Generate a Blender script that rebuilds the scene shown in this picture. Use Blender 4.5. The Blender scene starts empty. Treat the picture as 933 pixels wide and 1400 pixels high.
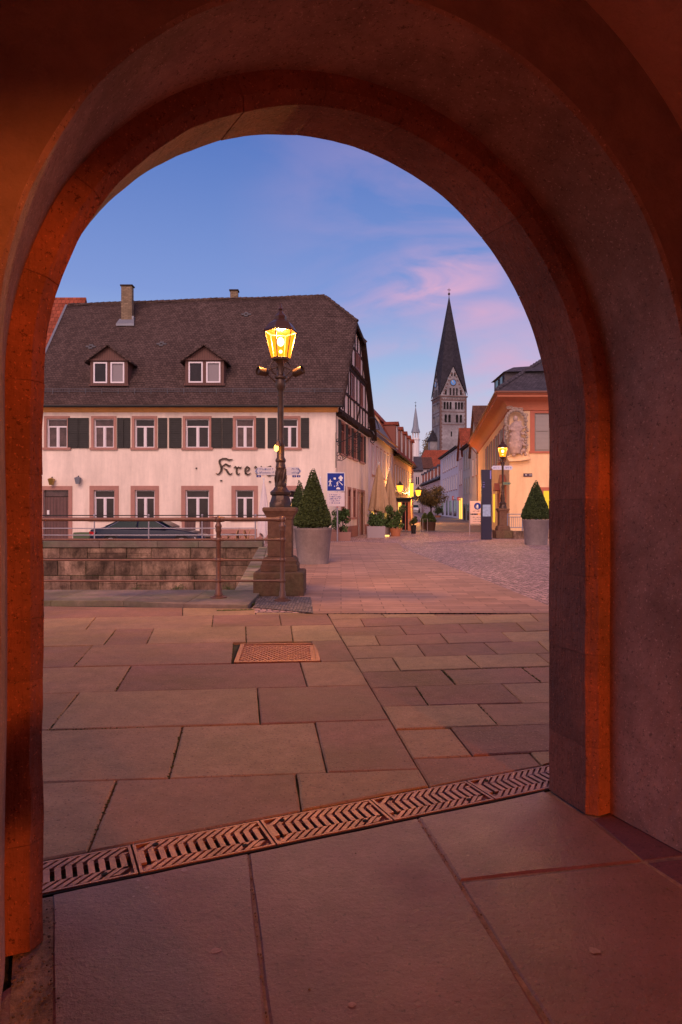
import bpy, bmesh, math, random
from mathutils import Vector, Matrix, noise
R = math.radians
random.seed(7)
scene = bpy.context.scene
COL = scene.collection
# ------------------------------------------------------------------ camera
F = 933.0; CX = 466.5; CY = 700.0; EYE = 1.4
cd = bpy.data.cameras.new('camera'); cam = bpy.data.objects.new('camera', cd); COL.objects.link(cam)
cam.location = (0, 0, EYE); cam.rotation_euler = (R(90), 0, 0)
cd.sensor_fit = 'VERTICAL'; cd.sensor_height = 36; cd.sensor_width = 24; cd.lens = 24.0
cd.clip_start = 0.05; cd.clip_end = 5000
scene.camera = cam
# ------------------------------------------------------------------ sky
w = bpy.data.worlds.new('World'); scene.world = w; w.use_nodes = True
nt = w.node_tree; N = nt.nodes; L = nt.links
for n in list(N): N.remove(n)
out = N.new('ShaderNodeOutputWorld'); bg = N.new('ShaderNodeBackground'); L.new(bg.outputs[0], out.inputs[0])
tc = N.new('ShaderNodeTexCoord'); sep = N.new('ShaderNodeSeparateXYZ'); L.new(tc.outputs['Generated'], sep.inputs[0])
def wmath(op, a, b=None, clamp=False):
    m = N.new('ShaderNodeMath'); m.operation = op; m.use_clamp = clamp
    for i, v in enumerate((a, b)):
        if v is None: continue
        if isinstance(v, (int, float)): m.inputs[i].default_value = v
        else: L.new(v, m.inputs[i])
    return m.outputs[0]
ramp = N.new('ShaderNodeValToRGB'); L.new(sep.outputs[2], ramp.inputs[0])
cr = ramp.color_ramp
stops = [(0.0, (.62, .62, .68)), (0.10, (.55, .64, .76)), (0.20, (.34, .48, .76)), (0.30, (.20, .305, .67)), (0.48, (.085, .18, .53)), (.62, (.13, .15, .36)), (1.0, (.22, .13, .22))]
cr.elements[0].position = 0; cr.elements[0].color = stops[0][1] + (1,)
cr.elements[1].position = 1; cr.elements[1].color = stops[-1][1] + (1,)
for p, c in stops[1:-1]:
    e = cr.elements.new(p); e.color = c + (1,)
# clouds: noise over a flattened dome direction
mp = N.new('ShaderNodeMapping'); L.new(tc.outputs['Generated'], mp.inputs[0])
mp.inputs['Scale'].default_value = (2.4, 2.4, 8.5); mp.inputs['Location'].default_value = (0.9, 0.3, -0.62); mp.inputs['Rotation'].default_value = (0, R(-8), 0)
nz = N.new('ShaderNodeTexNoise'); L.new(mp.outputs[0], nz.inputs[0]); nz.inputs['Scale'].default_value = 1.25; nz.inputs['Detail'].default_value = 6; nz.inputs['Roughness'].default_value = .55; nz.inputs['Distortion'].default_value = .5
cr2 = N.new('ShaderNodeValToRGB'); L.new(nz.outputs[0], cr2.inputs[0]); cr2.color_ramp.elements[0].position = .43; cr2.color_ramp.elements[1].position = .62
xr = wmath('MULTIPLY_ADD', sep.outputs[0], 2.6); N[-1].inputs[2].default_value = .42; N[-1].use_clamp = True
cm = wmath('MULTIPLY', cr2.outputs[0], xr)
cm = wmath('MULTIPLY', cm, .42)
ax = wmath('DIVIDE', sep.outputs[0], wmath('MAXIMUM', sep.outputs[1], .05)); bz = wmath('DIVIDE', sep.outputs[2], wmath('MAXIMUM', sep.outputs[1], .05))
nz2 = N.new('ShaderNodeTexNoise'); mp2 = N.new('ShaderNodeMapping'); mp2.inputs['Scale'].default_value = (9, 3, 26); mp2.inputs['Rotation'].default_value = (0, R(-20), 0); L.new(tc.outputs['Generated'], mp2.inputs[0]); L.new(mp2.outputs[0], nz2.inputs[0]); nz2.inputs['Scale'].default_value = 1; nz2.inputs['Detail'].default_value = 7; nz2.inputs['Distortion'].default_value = .8
wisp = N.new('ShaderNodeMapRange'); L.new(nz2.outputs[0], wisp.inputs[0]); wisp.inputs[1].default_value = .34; wisp.inputs[2].default_value = .62
for (ca, cb, ra, rb, st) in ((.155, .345, .085, .035, 1.0), (.20, .29, .06, .015, .55), (.06, .30, .10, .02, .28), (.26, .20, .10, .05, .42), (.05, .235, .12, .012, .3)):
    da = wmath('POWER', wmath('ABSOLUTE', wmath('DIVIDE', wmath('SUBTRACT', ax, ca), ra)), 2.0); db = wmath('POWER', wmath('ABSOLUTE', wmath('DIVIDE', wmath('SUBTRACT', wmath('SUBTRACT', bz, cb), wmath('MULTIPLY', wmath('SUBTRACT', ax, ca), .18)), rb)), 2.0)
    g_ = wmath('MULTIPLY', wmath('EXPONENT', wmath('MULTIPLY', wmath('ADD', da, db), -1.0)), st)
    cm = wmath('ADD', cm, wmath('MULTIPLY', g_, wisp.outputs[0]), True)
mix = N.new('ShaderNodeMixRGB'); L.new(cm, mix.inputs[0]); L.new(ramp.outputs[0], mix.inputs[1]); mix.inputs[2].default_value = (.70, .40, .60, 1)
# afterglow low in the sky opposite to the view (-Y)
back = wmath('MULTIPLY', sep.outputs[1], -1.0, True)
back = wmath('POWER', back, 1.5)
low = wmath('SUBTRACT', 1.0, wmath('ABSOLUTE', sep.outputs[2]), True); low = wmath('POWER', low, 2.0)
gl = wmath('MULTIPLY', back, low)
glow = N.new('ShaderNodeMixRGB'); glow.blend_type = 'ADD'; L.new(gl, glow.inputs[0]); L.new(mix.outputs[0], glow.inputs[1]); glow.inputs[2].default_value = (1.7, .85, .60, 1)
sky = N.new('ShaderNodeTexSky'); sky.sky_type = 'NISHITA'; sky.sun_disc = False; sky.sun_elevation = R(1.0); sky.sun_rotation = R(170); sky.air_density = 1.5
add = N.new('ShaderNodeMixRGB'); add.blend_type = 'ADD'; add.inputs[0].default_value = .02; L.new(glow.outputs[0], add.inputs[1]); L.new(sky.outputs[0], add.inputs[2])
L.new(add.outputs[0], bg.inputs[0]); bg.inputs[1].default_value = 1.0
# soft dusk glow from the sunset side as a broad sun
sd = bpy.data.lights.new('sun', 'SUN'); sun = bpy.data.objects.new('sun', sd); COL.objects.link(sun)
sd.energy = 2.15; sd.angle = R(35); sd.color = (1.0, .62, .50)
sun.rotation_euler = (R(54), 0, R(-10))
vs = scene.view_settings; vs.view_transform = 'Standard'; vs.look = 'None'; vs.gamma = 1; vs.exposure = 0
scene.render.resolution_x = 682; scene.render.resolution_y = 1024

# ------------------------------------------------------------------ helpers
def P(u, v, Y): return ((u - CX) / F * Y, Y, EYE - (v - CY) / F * Y)
def Gd(u, v): Y = F * EYE / (v - CY); return ((u - CX) / F * Y, Y)
def X_(u, Y): return (u - CX) / F * Y
def Z_(v, Y): return EYE - (v - CY) / F * Y
MATS = {}; _mat0 = None
def mat(name, col=(.5, .5, .5), rough=.8, colr=None, rvar=0, spk=0, metal=0, var=0, vscale=3, bump=0, bscale=20, kind=None, col2=None, rnd=0, emit=None, estr=0, detail=6, spec=.5, p=None, coat=0):
    if name in MATS: return MATS[name]
    m = bpy.data.materials.new(name); m.use_nodes = True; MATS[name] = m
    t = m.node_tree; n = t.nodes; l = t.links; b = n['Principled BSDF']
    b.inputs['Roughness'].default_value = rough; b.inputs['Metallic'].default_value = metal
    b.inputs['Specular IOR Level'].default_value = spec
    b.inputs['Coat Weight'].default_value = coat
    if emit: b.inputs['Emission Color'].default_value = emit + (1,); b.inputs['Emission Strength'].default_value = estr
    tcn = n.new('ShaderNodeTexCoord'); src = None
    rgb = n.new('ShaderNodeRGB'); rgb.outputs[0].default_value = tuple(col) + (1,); src = rgb.outputs[0]
    height = None
    def noise_(scale, det=6, rough_=.6, vec='Object'):
        q = n.new('ShaderNodeTexNoise'); q.inputs['Scale'].default_value = scale; q.inputs['Detail'].default_value = det; q.inputs['Roughness'].default_value = rough_
        l.new(tcn.outputs[vec], q.inputs[0]); return q.outputs[0]
    def mrange(v, a, b_, c, d):
        q = n.new('ShaderNodeMapRange'); q.inputs[1].default_value = a; q.inputs[2].default_value = b_; q.inputs[3].default_value = c; q.inputs[4].default_value = d; l.new(v, q.inputs[0]); return q.outputs[0]
    def mixc(f, a, b_, mode='MIX'):
        q = n.new('ShaderNodeMixRGB'); q.blend_type = mode
        for i, v in enumerate((f, a, b_)):
            if isinstance(v, (int, float)): q.inputs[i].default_value = v if i == 0 else (v, v, v, 1)
            elif isinstance(v, tuple): q.inputs[i].default_value = v + (1,)
            else: l.new(v, q.inputs[i])
        return q.outputs[0]
    def mth(op, a, b_, c=None):
        q = n.new('ShaderNodeMath'); q.operation = op
        for i, v in enumerate((a, b_)):
            if isinstance(v, (int, float)): q.inputs[i].default_value = v
            else: l.new(v, q.inputs[i])
        return q.outputs[0]
    if kind == 'tile':        # roof tiles in metric UVs
        sw, sh = p or (.18, .15)
        br = n.new('ShaderNodeTexBrick'); l.new(tcn.outputs['UV'], br.inputs[0]); br.inputs['Scale'].default_value = 1.0
        br.inputs['Brick Width'].default_value = sw; br.inputs['Row Height'].default_value = sh; br.inputs['Mortar Size'].default_value = .012; br.inputs['Mortar Smooth'].default_value = .6; br.inputs['Bias'].default_value = 0
        c = tuple(col); br.inputs[1].default_value = tuple(x * .78 for x in c) + (1,); br.inputs[2].default_value = tuple(min(1, x * 1.25) for x in c) + (1,); br.inputs[3].default_value = tuple(x * .3 for x in c) + (1,)
        src = br.outputs[0]; sx = n.new('ShaderNodeSeparateXYZ'); l.new(tcn.outputs['UV'], sx.inputs[0])
        fr = mth('FRACT', mth('DIVIDE', sx.outputs[1], sh), 0)
        height = mth('ADD', mth('MULTIPLY', fr, -1.0), mth('MULTIPLY', br.outputs[1], -.6))
    if kind == 'block':       # courses of cut stone / small paving in metric UVs
        sw, sh, ms = p or (.6, .3, .012)
        br = n.new('ShaderNodeTexBrick'); l.new(tcn.outputs['UV'], br.inputs[0]); br.inputs['Scale'].default_value = 1.0
        br.inputs['Brick Width'].default_value = sw; br.inputs['Row Height'].default_value = sh; br.inputs['Mortar Size'].default_value = ms; br.inputs['Mortar Smooth'].default_value = .3
        c = tuple(col); br.inputs[1].default_value = tuple(x * .8 for x in c) + (1,); br.inputs[2].default_value = tuple(min(1, x * 1.2) for x in c) + (1,); br.inputs[3].default_value = tuple(x * .55 for x in c) + (1,)
        src = br.outputs[0]; height = mth('MULTIPLY', br.outputs[1], -1.0)
    if kind == 'cobble':
        vo = n.new('ShaderNodeTexVoronoi'); vo.feature = 'DISTANCE_TO_EDGE'; vo.inputs['Scale'].default_value = p or 8; l.new(tcn.outputs['Object'], vo.inputs[0])
        vc = n.new('ShaderNodeTexVoronoi'); vc.inputs['Scale'].default_value = p or 8; l.new(tcn.outputs['Object'], vc.inputs[0])
        vo.inputs['Randomness'].default_value = .5; vc.inputs['Randomness'].default_value = .5
        sepc = n.new('ShaderNodeSeparateColor'); l.new(vc.outputs['Color'], sepc.inputs[0])
        src = mixc(1.0, src, mrange(sepc.outputs[0], 0, 1, .55, 1.5), 'MULTIPLY')
        e = mrange(vo.outputs[0], 0.02, .13, 0, 1)
        src = mixc(e, tuple(x * .22 for x in col), src)
        height = mth('ADD', mrange(vo.outputs[0], 0.0, .22, 0, 1), mth('MULTIPLY', sepc.outputs[1], .4))
    if kind == 'tool':
        mpp = n.new('ShaderNodeMapping'); mpp.inputs['Rotation'].default_value = (.3, .7, .2); mpp.inputs['Scale'].default_value = (70, 70, 7); l.new(tcn.outputs['Object'], mpp.inputs[0]); q = n.new('ShaderNodeTexNoise'); q.inputs['Scale'].default_value = 1; q.inputs['Detail'].default_value = 3; l.new(mpp.outputs[0], q.inputs[0]); height = mth('MULTIPLY', q.outputs[0], .55)
    if kind == 'stain':
        mpp = n.new('ShaderNodeMapping'); mpp.inputs['Scale'].default_value = (1.5, 1.5, .55); l.new(tcn.outputs['Object'], mpp.inputs[0]); q = n.new('ShaderNodeTexNoise'); q.inputs['Scale'].default_value = 1; q.inputs['Detail'].default_value = 9; q.inputs['Roughness'].default_value = .72; l.new(mpp.outputs[0], q.inputs[0]); stain_ = mrange(q.outputs[0], .38, .60, .35, 1.25)
    if kind == 'plaster':
        mpp = n.new('ShaderNodeMapping'); mpp.inputs['Scale'].default_value = (1.6, 1.6, .22); l.new(tcn.outputs['Object'], mpp.inputs[0]); q = n.new('ShaderNodeTexNoise'); q.inputs['Scale'].default_value = 1; q.inputs['Detail'].default_value = 8; q.inputs['Roughness'].default_value = .7; l.new(mpp.outputs[0], q.inputs[0]); src = mixc(1.0, src, mrange(q.outputs[0], .3, .7, .80, 1.12), 'MULTIPLY')
    if kind == 'plank':
        sx = n.new('ShaderNodeSeparateXYZ'); l.new(tcn.outputs['UV'], sx.inputs[0])
        fr = mth('FRACT', mth('DIVIDE', sx.outputs[p[0]], p[1]), 0)
        g = mrange(mth('ABSOLUTE', mth('SUBTRACT', fr, .5), 0), .40, .5, 1, .25)
        src = mixc(1.0, src, g, 'MULTIPLY'); height = g
    if col2: src = mixc(mrange(noise_(vscale * .45, 8, .65), .42, .62, 0, 1), src, tuple(col2))
    if kind == 'stain': src = mixc(1.0, src, stain_, 'MULTIPLY')
    if colr:
        at0 = n.new('ShaderNodeAttribute'); at0.attribute_name = 'rnd'; src = mixc(mrange(at0.outputs['Fac'], .1, .9, 0, .7), src, tuple(colr))
    if var:
        src = mixc(1.0, src, mrange(noise_(vscale, detail, .65), .25, .75, 1 - var, 1 + var), 'MULTIPLY')
        src = mixc(1.0, src, mrange(noise_(vscale * 7, detail, .7), .25, .75, 1 - var * .6, 1 + var * .6), 'MULTIPLY')
    if rnd:
        at = n.new('ShaderNodeAttribute'); at.attribute_name = 'rnd'
        src = mixc(1.0, src, mrange(at.outputs['Fac'], 0, 1, 1 - rnd, 1 + rnd), 'MULTIPLY')
    if spk:
        src = mixc(mrange(noise_(55, 3, .8), .585, .65, 0, spk), src, tuple(x * .35 for x in col))
        src = mixc(mrange(noise_(90, 2, .6), .63, .68, 0, spk * .6), src, tuple(min(1, x * 2.0) for x in col))
    if rvar: l.new(mrange(noise_(1.1, 5, .6), .35, .65, rough - rvar, rough + rvar), b.inputs['Roughness'])
    l.new(src, b.inputs['Base Color'])
    if bump:
        h = noise_(bscale, 9, .72)
        if height is not None: h = mth('ADD', mth('MULTIPLY', h, 1.1 if kind in ('tool', 'stain') else .35), height)
        bm_ = n.new('ShaderNodeBump'); bm_.inputs['Strength'].default_value = min(1, bump); bm_.inputs['Distance'].default_value = .014 * max(1, bump); l.new(h, bm_.inputs['Height']); l.new(bm_.outputs[0], b.inputs['Normal'])
    return m
def emis(name, col, s, mixt=0):
    if name in MATS: return MATS[name]
    m = bpy.data.materials.new(name); m.use_nodes = True; MATS[name] = m; t = m.node_tree; t.nodes.remove(t.nodes['Principled BSDF'])
    e = t.nodes.new('ShaderNodeEmission'); e.inputs[0].default_value = col + (1,); e.inputs[1].default_value = s; o = t.nodes['Material Output']
    if mixt:
        tr = t.nodes.new('ShaderNodeBsdfTransparent'); mx = t.nodes.new('ShaderNodeMixShader'); mx.inputs[0].default_value = 1 - mixt
        t.links.new(tr.outputs[0], mx.inputs[1]); t.links.new(e.outputs[0], mx.inputs[2]); t.links.new(mx.outputs[0], o.inputs[0])
    else: t.links.new(e.outputs[0], o.inputs[0])
    return m
class MB:
    def __init__(s, mp=None): s.v = []; s.f = []; s.m = []; s.r = []; s.mi = 0; s.rv = .5; s.mp = mp
    def add(s, vs_, fs):
        o = len(s.v); s.v += [tuple(q) for q in vs_]
        for f in fs: s.f.append([o + i for i in f]); s.m.append(s.mi); s.r.append(s.rv)
        return s
    def poly(s, pts): return s.add(pts, [list(range(len(pts)))])
    def box(s, x0, x1, y0, y1, z0, z1):
        return s.add([(x0, y0, z0), (x1, y0, z0), (x1, y1, z0), (x0, y1, z0), (x0, y0, z1), (x1, y0, z1), (x1, y1, z1), (x0, y1, z1)],
                     [(0, 3, 2, 1), (4, 5, 6, 7), (0, 1, 5, 4), (1, 2, 6, 5), (2, 3, 7, 6), (3, 0, 4, 7)])
    def tube(s, pts, r, n=8, cap=True):
        pts = [Vector(p) for p in pts]; rs = r if isinstance(r, (list, tuple)) else [r] * len(pts); vs_ = []; pu = None
        for i, p in enumerate(pts):
            d = (pts[min(i + 1, len(pts) - 1)] - pts[max(i - 1, 0)]).normalized()
            if pu is None: a = Vector((0, 0, 1)) if abs(d.z) < .9 else Vector((1, 0, 0)); pu = d.cross(a).normalized()
            u = (pu - d * pu.dot(d)).normalized(); pu = u; ww = d.cross(u)
            for k in range(n): an = 2 * math.pi * k / n; vs_.append(p + (u * math.cos(an) + ww * math.sin(an)) * rs[i])
        fs = [(i * n + k, i * n + (k + 1) % n, (i + 1) * n + (k + 1) % n, (i + 1) * n + k) for i in range(len(pts) - 1) for k in range(n)]
        if cap: fs += [tuple(range(n))[::-1], tuple((len(pts) - 1) * n + k for k in range(n))]
        return s.add(vs_, fs)
    def lathe(s, prof, n=20, c=(0, 0, 0), rot=0, sq=False):
        vs_ = []; k2 = (1 / math.cos(math.pi / n)) if sq else 1
        for r, z in prof:
            for k in range(n): an = 2 * math.pi * (k + .5 * sq) / n + rot; vs_.append((c[0] + r * k2 * math.cos(an), c[1] + r * k2 * math.sin(an), c[2] + z))
        fs = [(i * n + k, i * n + (k + 1) % n, (i + 1) * n + (k + 1) % n, (i + 1) * n + k) for i in range(len(prof) - 1) for k in range(n)]
        fs += [tuple(range(n))[::-1], tuple((len(prof) - 1) * n + k for k in range(n))]
        return s.add(vs_, fs)
    def prism(s, pts, ext):   # pts list of 3d points, ext vector
        n = len(pts); e = Vector(ext); a = [Vector(p) for p in pts]
        return s.add(a + [p + e for p in a], [tuple(range(n))[::-1], tuple(range(n, 2 * n))] + [(i, (i + 1) % n, n + (i + 1) % n, n + i) for i in range(n)])
    def sphere(s, c, r, n=10, m=7, sc=(1, 1, 1)):
        vs_ = []; fs = []
        for i in range(m + 1):
            th = math.pi * i / m
            for k in range(n): an = 2 * math.pi * k / n; vs_.append((c[0] + r * sc[0] * math.sin(th) * math.cos(an), c[1] + r * sc[1] * math.sin(th) * math.sin(an), c[2] + r * sc[2] * math.cos(th)))
        for i in range(m):
            for k in range(n): fs.append((i * n + k, (i + 1) * n + k, (i + 1) * n + (k + 1) % n, i * n + (k + 1) % n))
        return s.add(vs_, fs)
    def wall(s, x0, x1, z0, z1, holes, y=0, rec=.16):  # front face towards -y with recesses
        xs = sorted(set([x0, x1] + [a for h in holes for a in h[:2]])); zs = sorted(set([z0, z1] + [a for h in holes for a in h[2:4]]))
        for i in range(len(xs) - 1):
            for j in range(len(zs) - 1):
                cx, cz = (xs[i] + xs[i + 1]) / 2, (zs[j] + zs[j + 1]) / 2
                if any(h[0] < cx < h[1] and h[2] < cz < h[3] for h in holes): continue
                s.poly([(xs[i], y, zs[j]), (xs[i + 1], y, zs[j]), (xs[i + 1], y, zs[j + 1]), (xs[i], y, zs[j + 1])])
        for a, b, c, d in [h[:4] for h in holes]:
            q = y + rec
            s.poly([(a, y, c), (a, q, c), (b, q, c), (b, y, c)]); s.poly([(a, y, d), (b, y, d), (b, q, d), (a, q, d)])
            s.poly([(a, y, c), (a, y, d), (a, q, d), (a, q, c)]); s.poly([(b, y, c), (b, q, c), (b, q, d), (b, y, d)])
            s.poly([(a, q, c), (b, q, c), (b, q, d), (a, q, d)])
        return s
    def build(s, name, mats, parent=None, smooth=False, bevel=0, kind=None):
        if s.mp: s.v = [tuple(s.mp(*q)) for q in s.v]
        me = bpy.data.meshes.new(name); me.from_pydata(s.v, [], s.f); me.validate(clean_customdata=False)
        ms = mats if isinstance(mats, (list, tuple)) else [mats]
        for q in ms: me.materials.append(q)
        if len(me.polygons) == len(s.m):
            me.polygons.foreach_set('material_index', s.m)
            at = me.attributes.new('rnd', 'FLOAT', 'FACE'); at.data.foreach_set('value', s.r)
        uv = me.uv_layers.new(name='UVMap'); Zv = Vector((0, 0, 1)); vsx = me.vertices
        for pl in me.polygons:
            nn = pl.normal; t = Zv.cross(nn)
            t = Vector((1, 0, 0)) if t.length < .05 else t.normalized()
            bt = nn.cross(t)
            for li in pl.loop_indices: co = vsx[me.loops[li].vertex_index].co; uv.data[li].uv = (co.dot(t), co.dot(bt))
        if smooth: me.polygons.foreach_set('use_smooth', [True] * len(me.polygons))
        o = bpy.data.objects.new(name, me); COL.objects.link(o)
        if parent is not None: o.parent = parent
        if kind: o['kind'] = kind
        if bevel:
            b = o.modifiers.new('bevel', 'BEVEL'); b.width = bevel; b.segments = 2; b.limit_method = 'ANGLE'; b.angle_limit = R(40)
        if smooth:
            try: me.set_sharp_from_angle(angle=R(40))
            except Exception: pass
        return o
def tag(o, label, cat, group=None):
    o['label'] = label; o['category'] = cat
    if group: o['group'] = group
    return o
def thing(name, label, cat, loc=(0, 0, 0), rz=0, group=None):
    o = bpy.data.objects.new(name, None); COL.objects.link(o); o.location = loc; o.rotation_euler = (0, 0, rz); o.empty_display_size = .1
    return tag(o, label, cat, group)
def copy_tree(o, parent=None):
    c = o.copy(); COL.objects.link(c)
    if parent is not None: c.parent = parent
    for ch in list(o.children): copy_tree(ch, c)
    return c
def lamp(name, loc, e, col, r=.05, parent=None):
    d = bpy.data.lights.new(name, 'POINT'); d.energy = e; d.color = col; d.shadow_soft_size = r
    o = bpy.data.objects.new(name, d); COL.objects.link(o); o.location = loc
    if parent is not None: o.parent = parent
    return o
WARM = (1.0, .43, .10); ORG = (1.0, .30, .06)
# ------------------------------------------------------------------ materials
sand = mat('red_sandstone', (.41, .125, .068), .92, kind='tool', var=.38, vscale=2.0, bump=1.5, bscale=18, rnd=.12, col2=(.25, .10, .07), spk=.9)
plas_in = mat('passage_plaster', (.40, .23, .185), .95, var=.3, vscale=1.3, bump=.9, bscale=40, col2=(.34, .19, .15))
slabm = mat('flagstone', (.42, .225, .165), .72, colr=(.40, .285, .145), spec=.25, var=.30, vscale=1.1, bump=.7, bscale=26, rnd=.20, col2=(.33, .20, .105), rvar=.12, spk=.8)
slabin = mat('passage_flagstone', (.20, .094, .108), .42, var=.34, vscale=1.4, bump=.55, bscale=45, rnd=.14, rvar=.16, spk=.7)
grout = mat('joint_dirt', (.055, .05, .035), .95, var=.5, vscale=6, bump=.8, bscale=60, col2=(.07, .085, .02))
cob = mat('cobbles', (.50, .31, .28), .6, spec=.4, kind='cobble', p=10.5, bump=1.1, bscale=40, var=.2, vscale=.35)
finepave = mat('fine_paving', (.44, .25, .18), .7, spec=.3, kind='block', p=(.62, .24, .008), bump=.5, bscale=30, var=.2, vscale=.6)
asph = mat('street_paving', (.20, .16, .165), .7, kind='block', p=(.16, .16, .02), bump=.6, bscale=30, var=.25, vscale=.3)
pebble = mat('pebble_mosaic', (.26, .2, .18), .7, kind='cobble', p=22, bump=1.0, bscale=60)
iron = mat('rust_iron', (.17, .085, .055), .5, metal=.6, var=.3, vscale=8, bump=.3, bscale=60)
railm = mat('painted_rail', (.20, .095, .065), .42, metal=.3, var=.25, vscale=7, bump=.2, bscale=80)
greyrail = mat('grey_rail', (.36, .32, .36), .45, metal=.4, var=.1, vscale=6)
castm = mat('cast_iron_lamp', (.09, .05, .035), .4, metal=.5, var=.3, vscale=10, bump=.3, bscale=50)
blk = mat('black_iron', (.02, .018, .018), .5, metal=.4)
pubw = mat('pub_plaster', (.84, .70, .60), .92, spec=.1, kind='plaster', var=.09, vscale=.6, bump=.3, bscale=30)
surr = mat('window_sandstone', (.40, .20, .16), .85, var=.12, vscale=4, bump=.2)
winw = mat('white_window_paint', (.74, .68, .72), .45)
glass = mat('dark_glass', (.018, .012, .014), .1, var=.6, vscale=1.5, spec=.28)
glassc = mat('curtained_glass', (.085, .05, .05), .2, var=.6, vscale=3.5, spec=.3)
shut = mat('green_grey_shutter', (.046, .044, .042), .7, spec=.2, kind='plank', p=(1, .09), bump=.6, bscale=20, var=.15, vscale=4)
tileb = mat('brown_roof_tiles', (.095, .062, .056), .9, spec=.12, kind='tile', p=(.17, .15), bump=1.6, bscale=15, var=.22, vscale=.6)
tiler = mat('red_roof_tiles', (.27, .065, .035), .85, spec=.2, kind='tile', p=(.25, .3), bump=1.6, bscale=15, var=.22, vscale=.8)
tiled = mat('dark_roof_tiles', (.12, .055, .04), .85, spec=.2, kind='tile', p=(.2, .22), bump=1.2, bscale=15, var=.25, vscale=.8)
slate = mat('slate_roof', (.07, .06, .072), .7, spec=.25, kind='tile', p=(.22, .2), bump=1.5, bscale=15, var=.2, vscale=.8)
timber = mat('dark_timber', (.035, .018, .014), .85, spec=.2, var=.3, vscale=5, bump=.3)
dormw = mat('brown_board', (.12, .05, .04), .7, kind='plank', p=(0, .12), bump=.3)
doorw = mat('door_wood', (.115, .05, .045), .55, kind='plank', p=(0, .16), bump=.4, var=.2, vscale=6)
zinc = mat('zinc_flashing', (.20, .21, .25), .55, metal=.3, var=.15, vscale=5)
brickc = mat('chimney_stone', (.24, .17, .11), .9, kind='block', p=(.25, .08, .012), bump=.8, var=.25, vscale=3)
white = mat('white_paint', (.75, .72, .72), .5)
redp = mat('red_paint', (.5, .04, .03), .5)
bluep = mat('sign_blue', (.006, .028, .26), .5, spec=.25)
leafm = mat('box_leaves', (.055, .08, .025), .7, rnd=.65, spec=.3)
leafl = mat('shrub_leaves', (.07, .12, .035), .6, rnd=.6, spec=.3)
potg = mat('grey_planter', (.24, .19, .19), .5, var=.25, vscale=2.4, kind='plaster', spk=.4, bump=.15, bscale=10)
terra = mat('terracotta', (.38, .14, .07), .8, var=.15, vscale=6)
beige = mat('beige_canvas', (.42, .28, .17), .9, var=.12, vscale=6, bump=.3)
canvas = mat('white_canvas', (.72, .62, .62), .9, var=.06, vscale=6)
blockm = mat('mossy_block_stone', (.19, .115, .085), .9, kind='stain', spec=.2, var=.6, vscale=1.7, bump=1.6, bscale=12, rnd=.45, col2=(.28, .175, .12))
copm = mat('coping_stone', (.20, .13, .105), .85, var=.3, vscale=1.8, bump=.8, bscale=18, rnd=.2, col2=(.17, .15, .10))
ledgem = mat('ledge_stone', (.25, .18, .15), .8, var=.35, vscale=1.6, bump=.8, bscale=30, rnd=.2, col2=(.16, .15, .08))
moss = mat('moss', (.10, .12, .03), .95, var=.4, vscale=20, bump=.8, bscale=60)
dark = mat('dark_gap', (.006, .005, .005), .95)

# ------------------------------------------------------------------ ground
def terr(x, y):
    z = 0.0
    if y > 55: z = .5 * min(1, (y - 55) / 38)
    if y > 93: z += min(.8, (y - 93) * .014)
    if x < -3.2 and y < 33.7:
        t = max(0, min(1, (-3.2 - x) / 3)); z -= .32 * t * max(0, min(1, (33.7 - y) / 1.5))
    return z
g = MB()
g.poly([(-60, -40, -.03), (60, -40, -.03), (60, 11.8, -.03), (-60, 11.8, -.03)]); g.build('ground', grout, kind='structure')
EA = (-1.86, 11.8); EB = (-3.25, 27.0)
g = MB(); g.poly([(-1.3, 9.5, 0), (60, 9.5, 0), (60, 11.8, 0), (-1.3, 11.8, 0)]); g.poly([(-1.3, 9.5, 0), (60, 9.5, 0), (60, 9.5, -.1), (-1.3, 9.5, -.1)]); g.poly([(EA[0], EA[1], 0), (60, 11.8, 0), (60, 27, 0), (EB[0], 27, 0)])
ys = [27, 28.5, 30, 31, 32, 32.8, 33.7, 40, 48, 55, 62, 70, 80, 93, 105, 120, 150, 170, 300, 700, 2500]; xs = [-300, -60, -30, -16, -10, -6.5, -6, -5, -4, -3.25, 0, 6, 14, 30, 60, 300]
vs_ = [(x * (1 if y < 300 else 6), y, terr(x, y)) for y in ys for x in xs]; nx = len(xs)
fs = [(j * nx + i, j * nx + i + 1, (j + 1) * nx + i + 1, (j + 1) * nx + i) for j in range(len(ys) - 1) for i in range(nx - 1)]
g.add(vs_, fs); g.build('cobbled_square', cob, kind='structure')
g = MB(); g.poly([(-80, 11, -2.3), (-1, 11, -2.3), (-2.2, 27.4, -2.3), (-80, 27.4, -2.3)]); g.build('stream_water', mat('water', (.03, .03, .025), .08, bump=.4, bscale=3), kind='structure')
# street surface beyond the square
g = MB(); sl = [(47.0, 2.8, 13.2), (56, 4.8, 14.2), (70, 8, 15.5), (93, 11, 17.5), (120, 13.4, 20.5), (160, 15, 26)]
for (y0, a0, b0), (y1, a1, b1) in zip(sl, sl[1:]):
    nn = 6
    for k in range(nn):
        t0, t1 = k / nn, (k + 1) / nn; ya, yb = y0 + (y1 - y0) * t0, y0 + (y1 - y0) * t1
        g.poly([(a0 + (a1 - a0) * t0, ya, terr(5, ya) + .012), (b0 + (b1 - b0) * t0, ya, terr(5, ya) + .012), (b0 + (b1 - b0) * t1, yb, terr(5, yb) + .012), (a0 + (a1 - a0) * t1, yb, terr(5, yb) + .012)])
g.build('street', asph, kind='structure')
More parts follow.
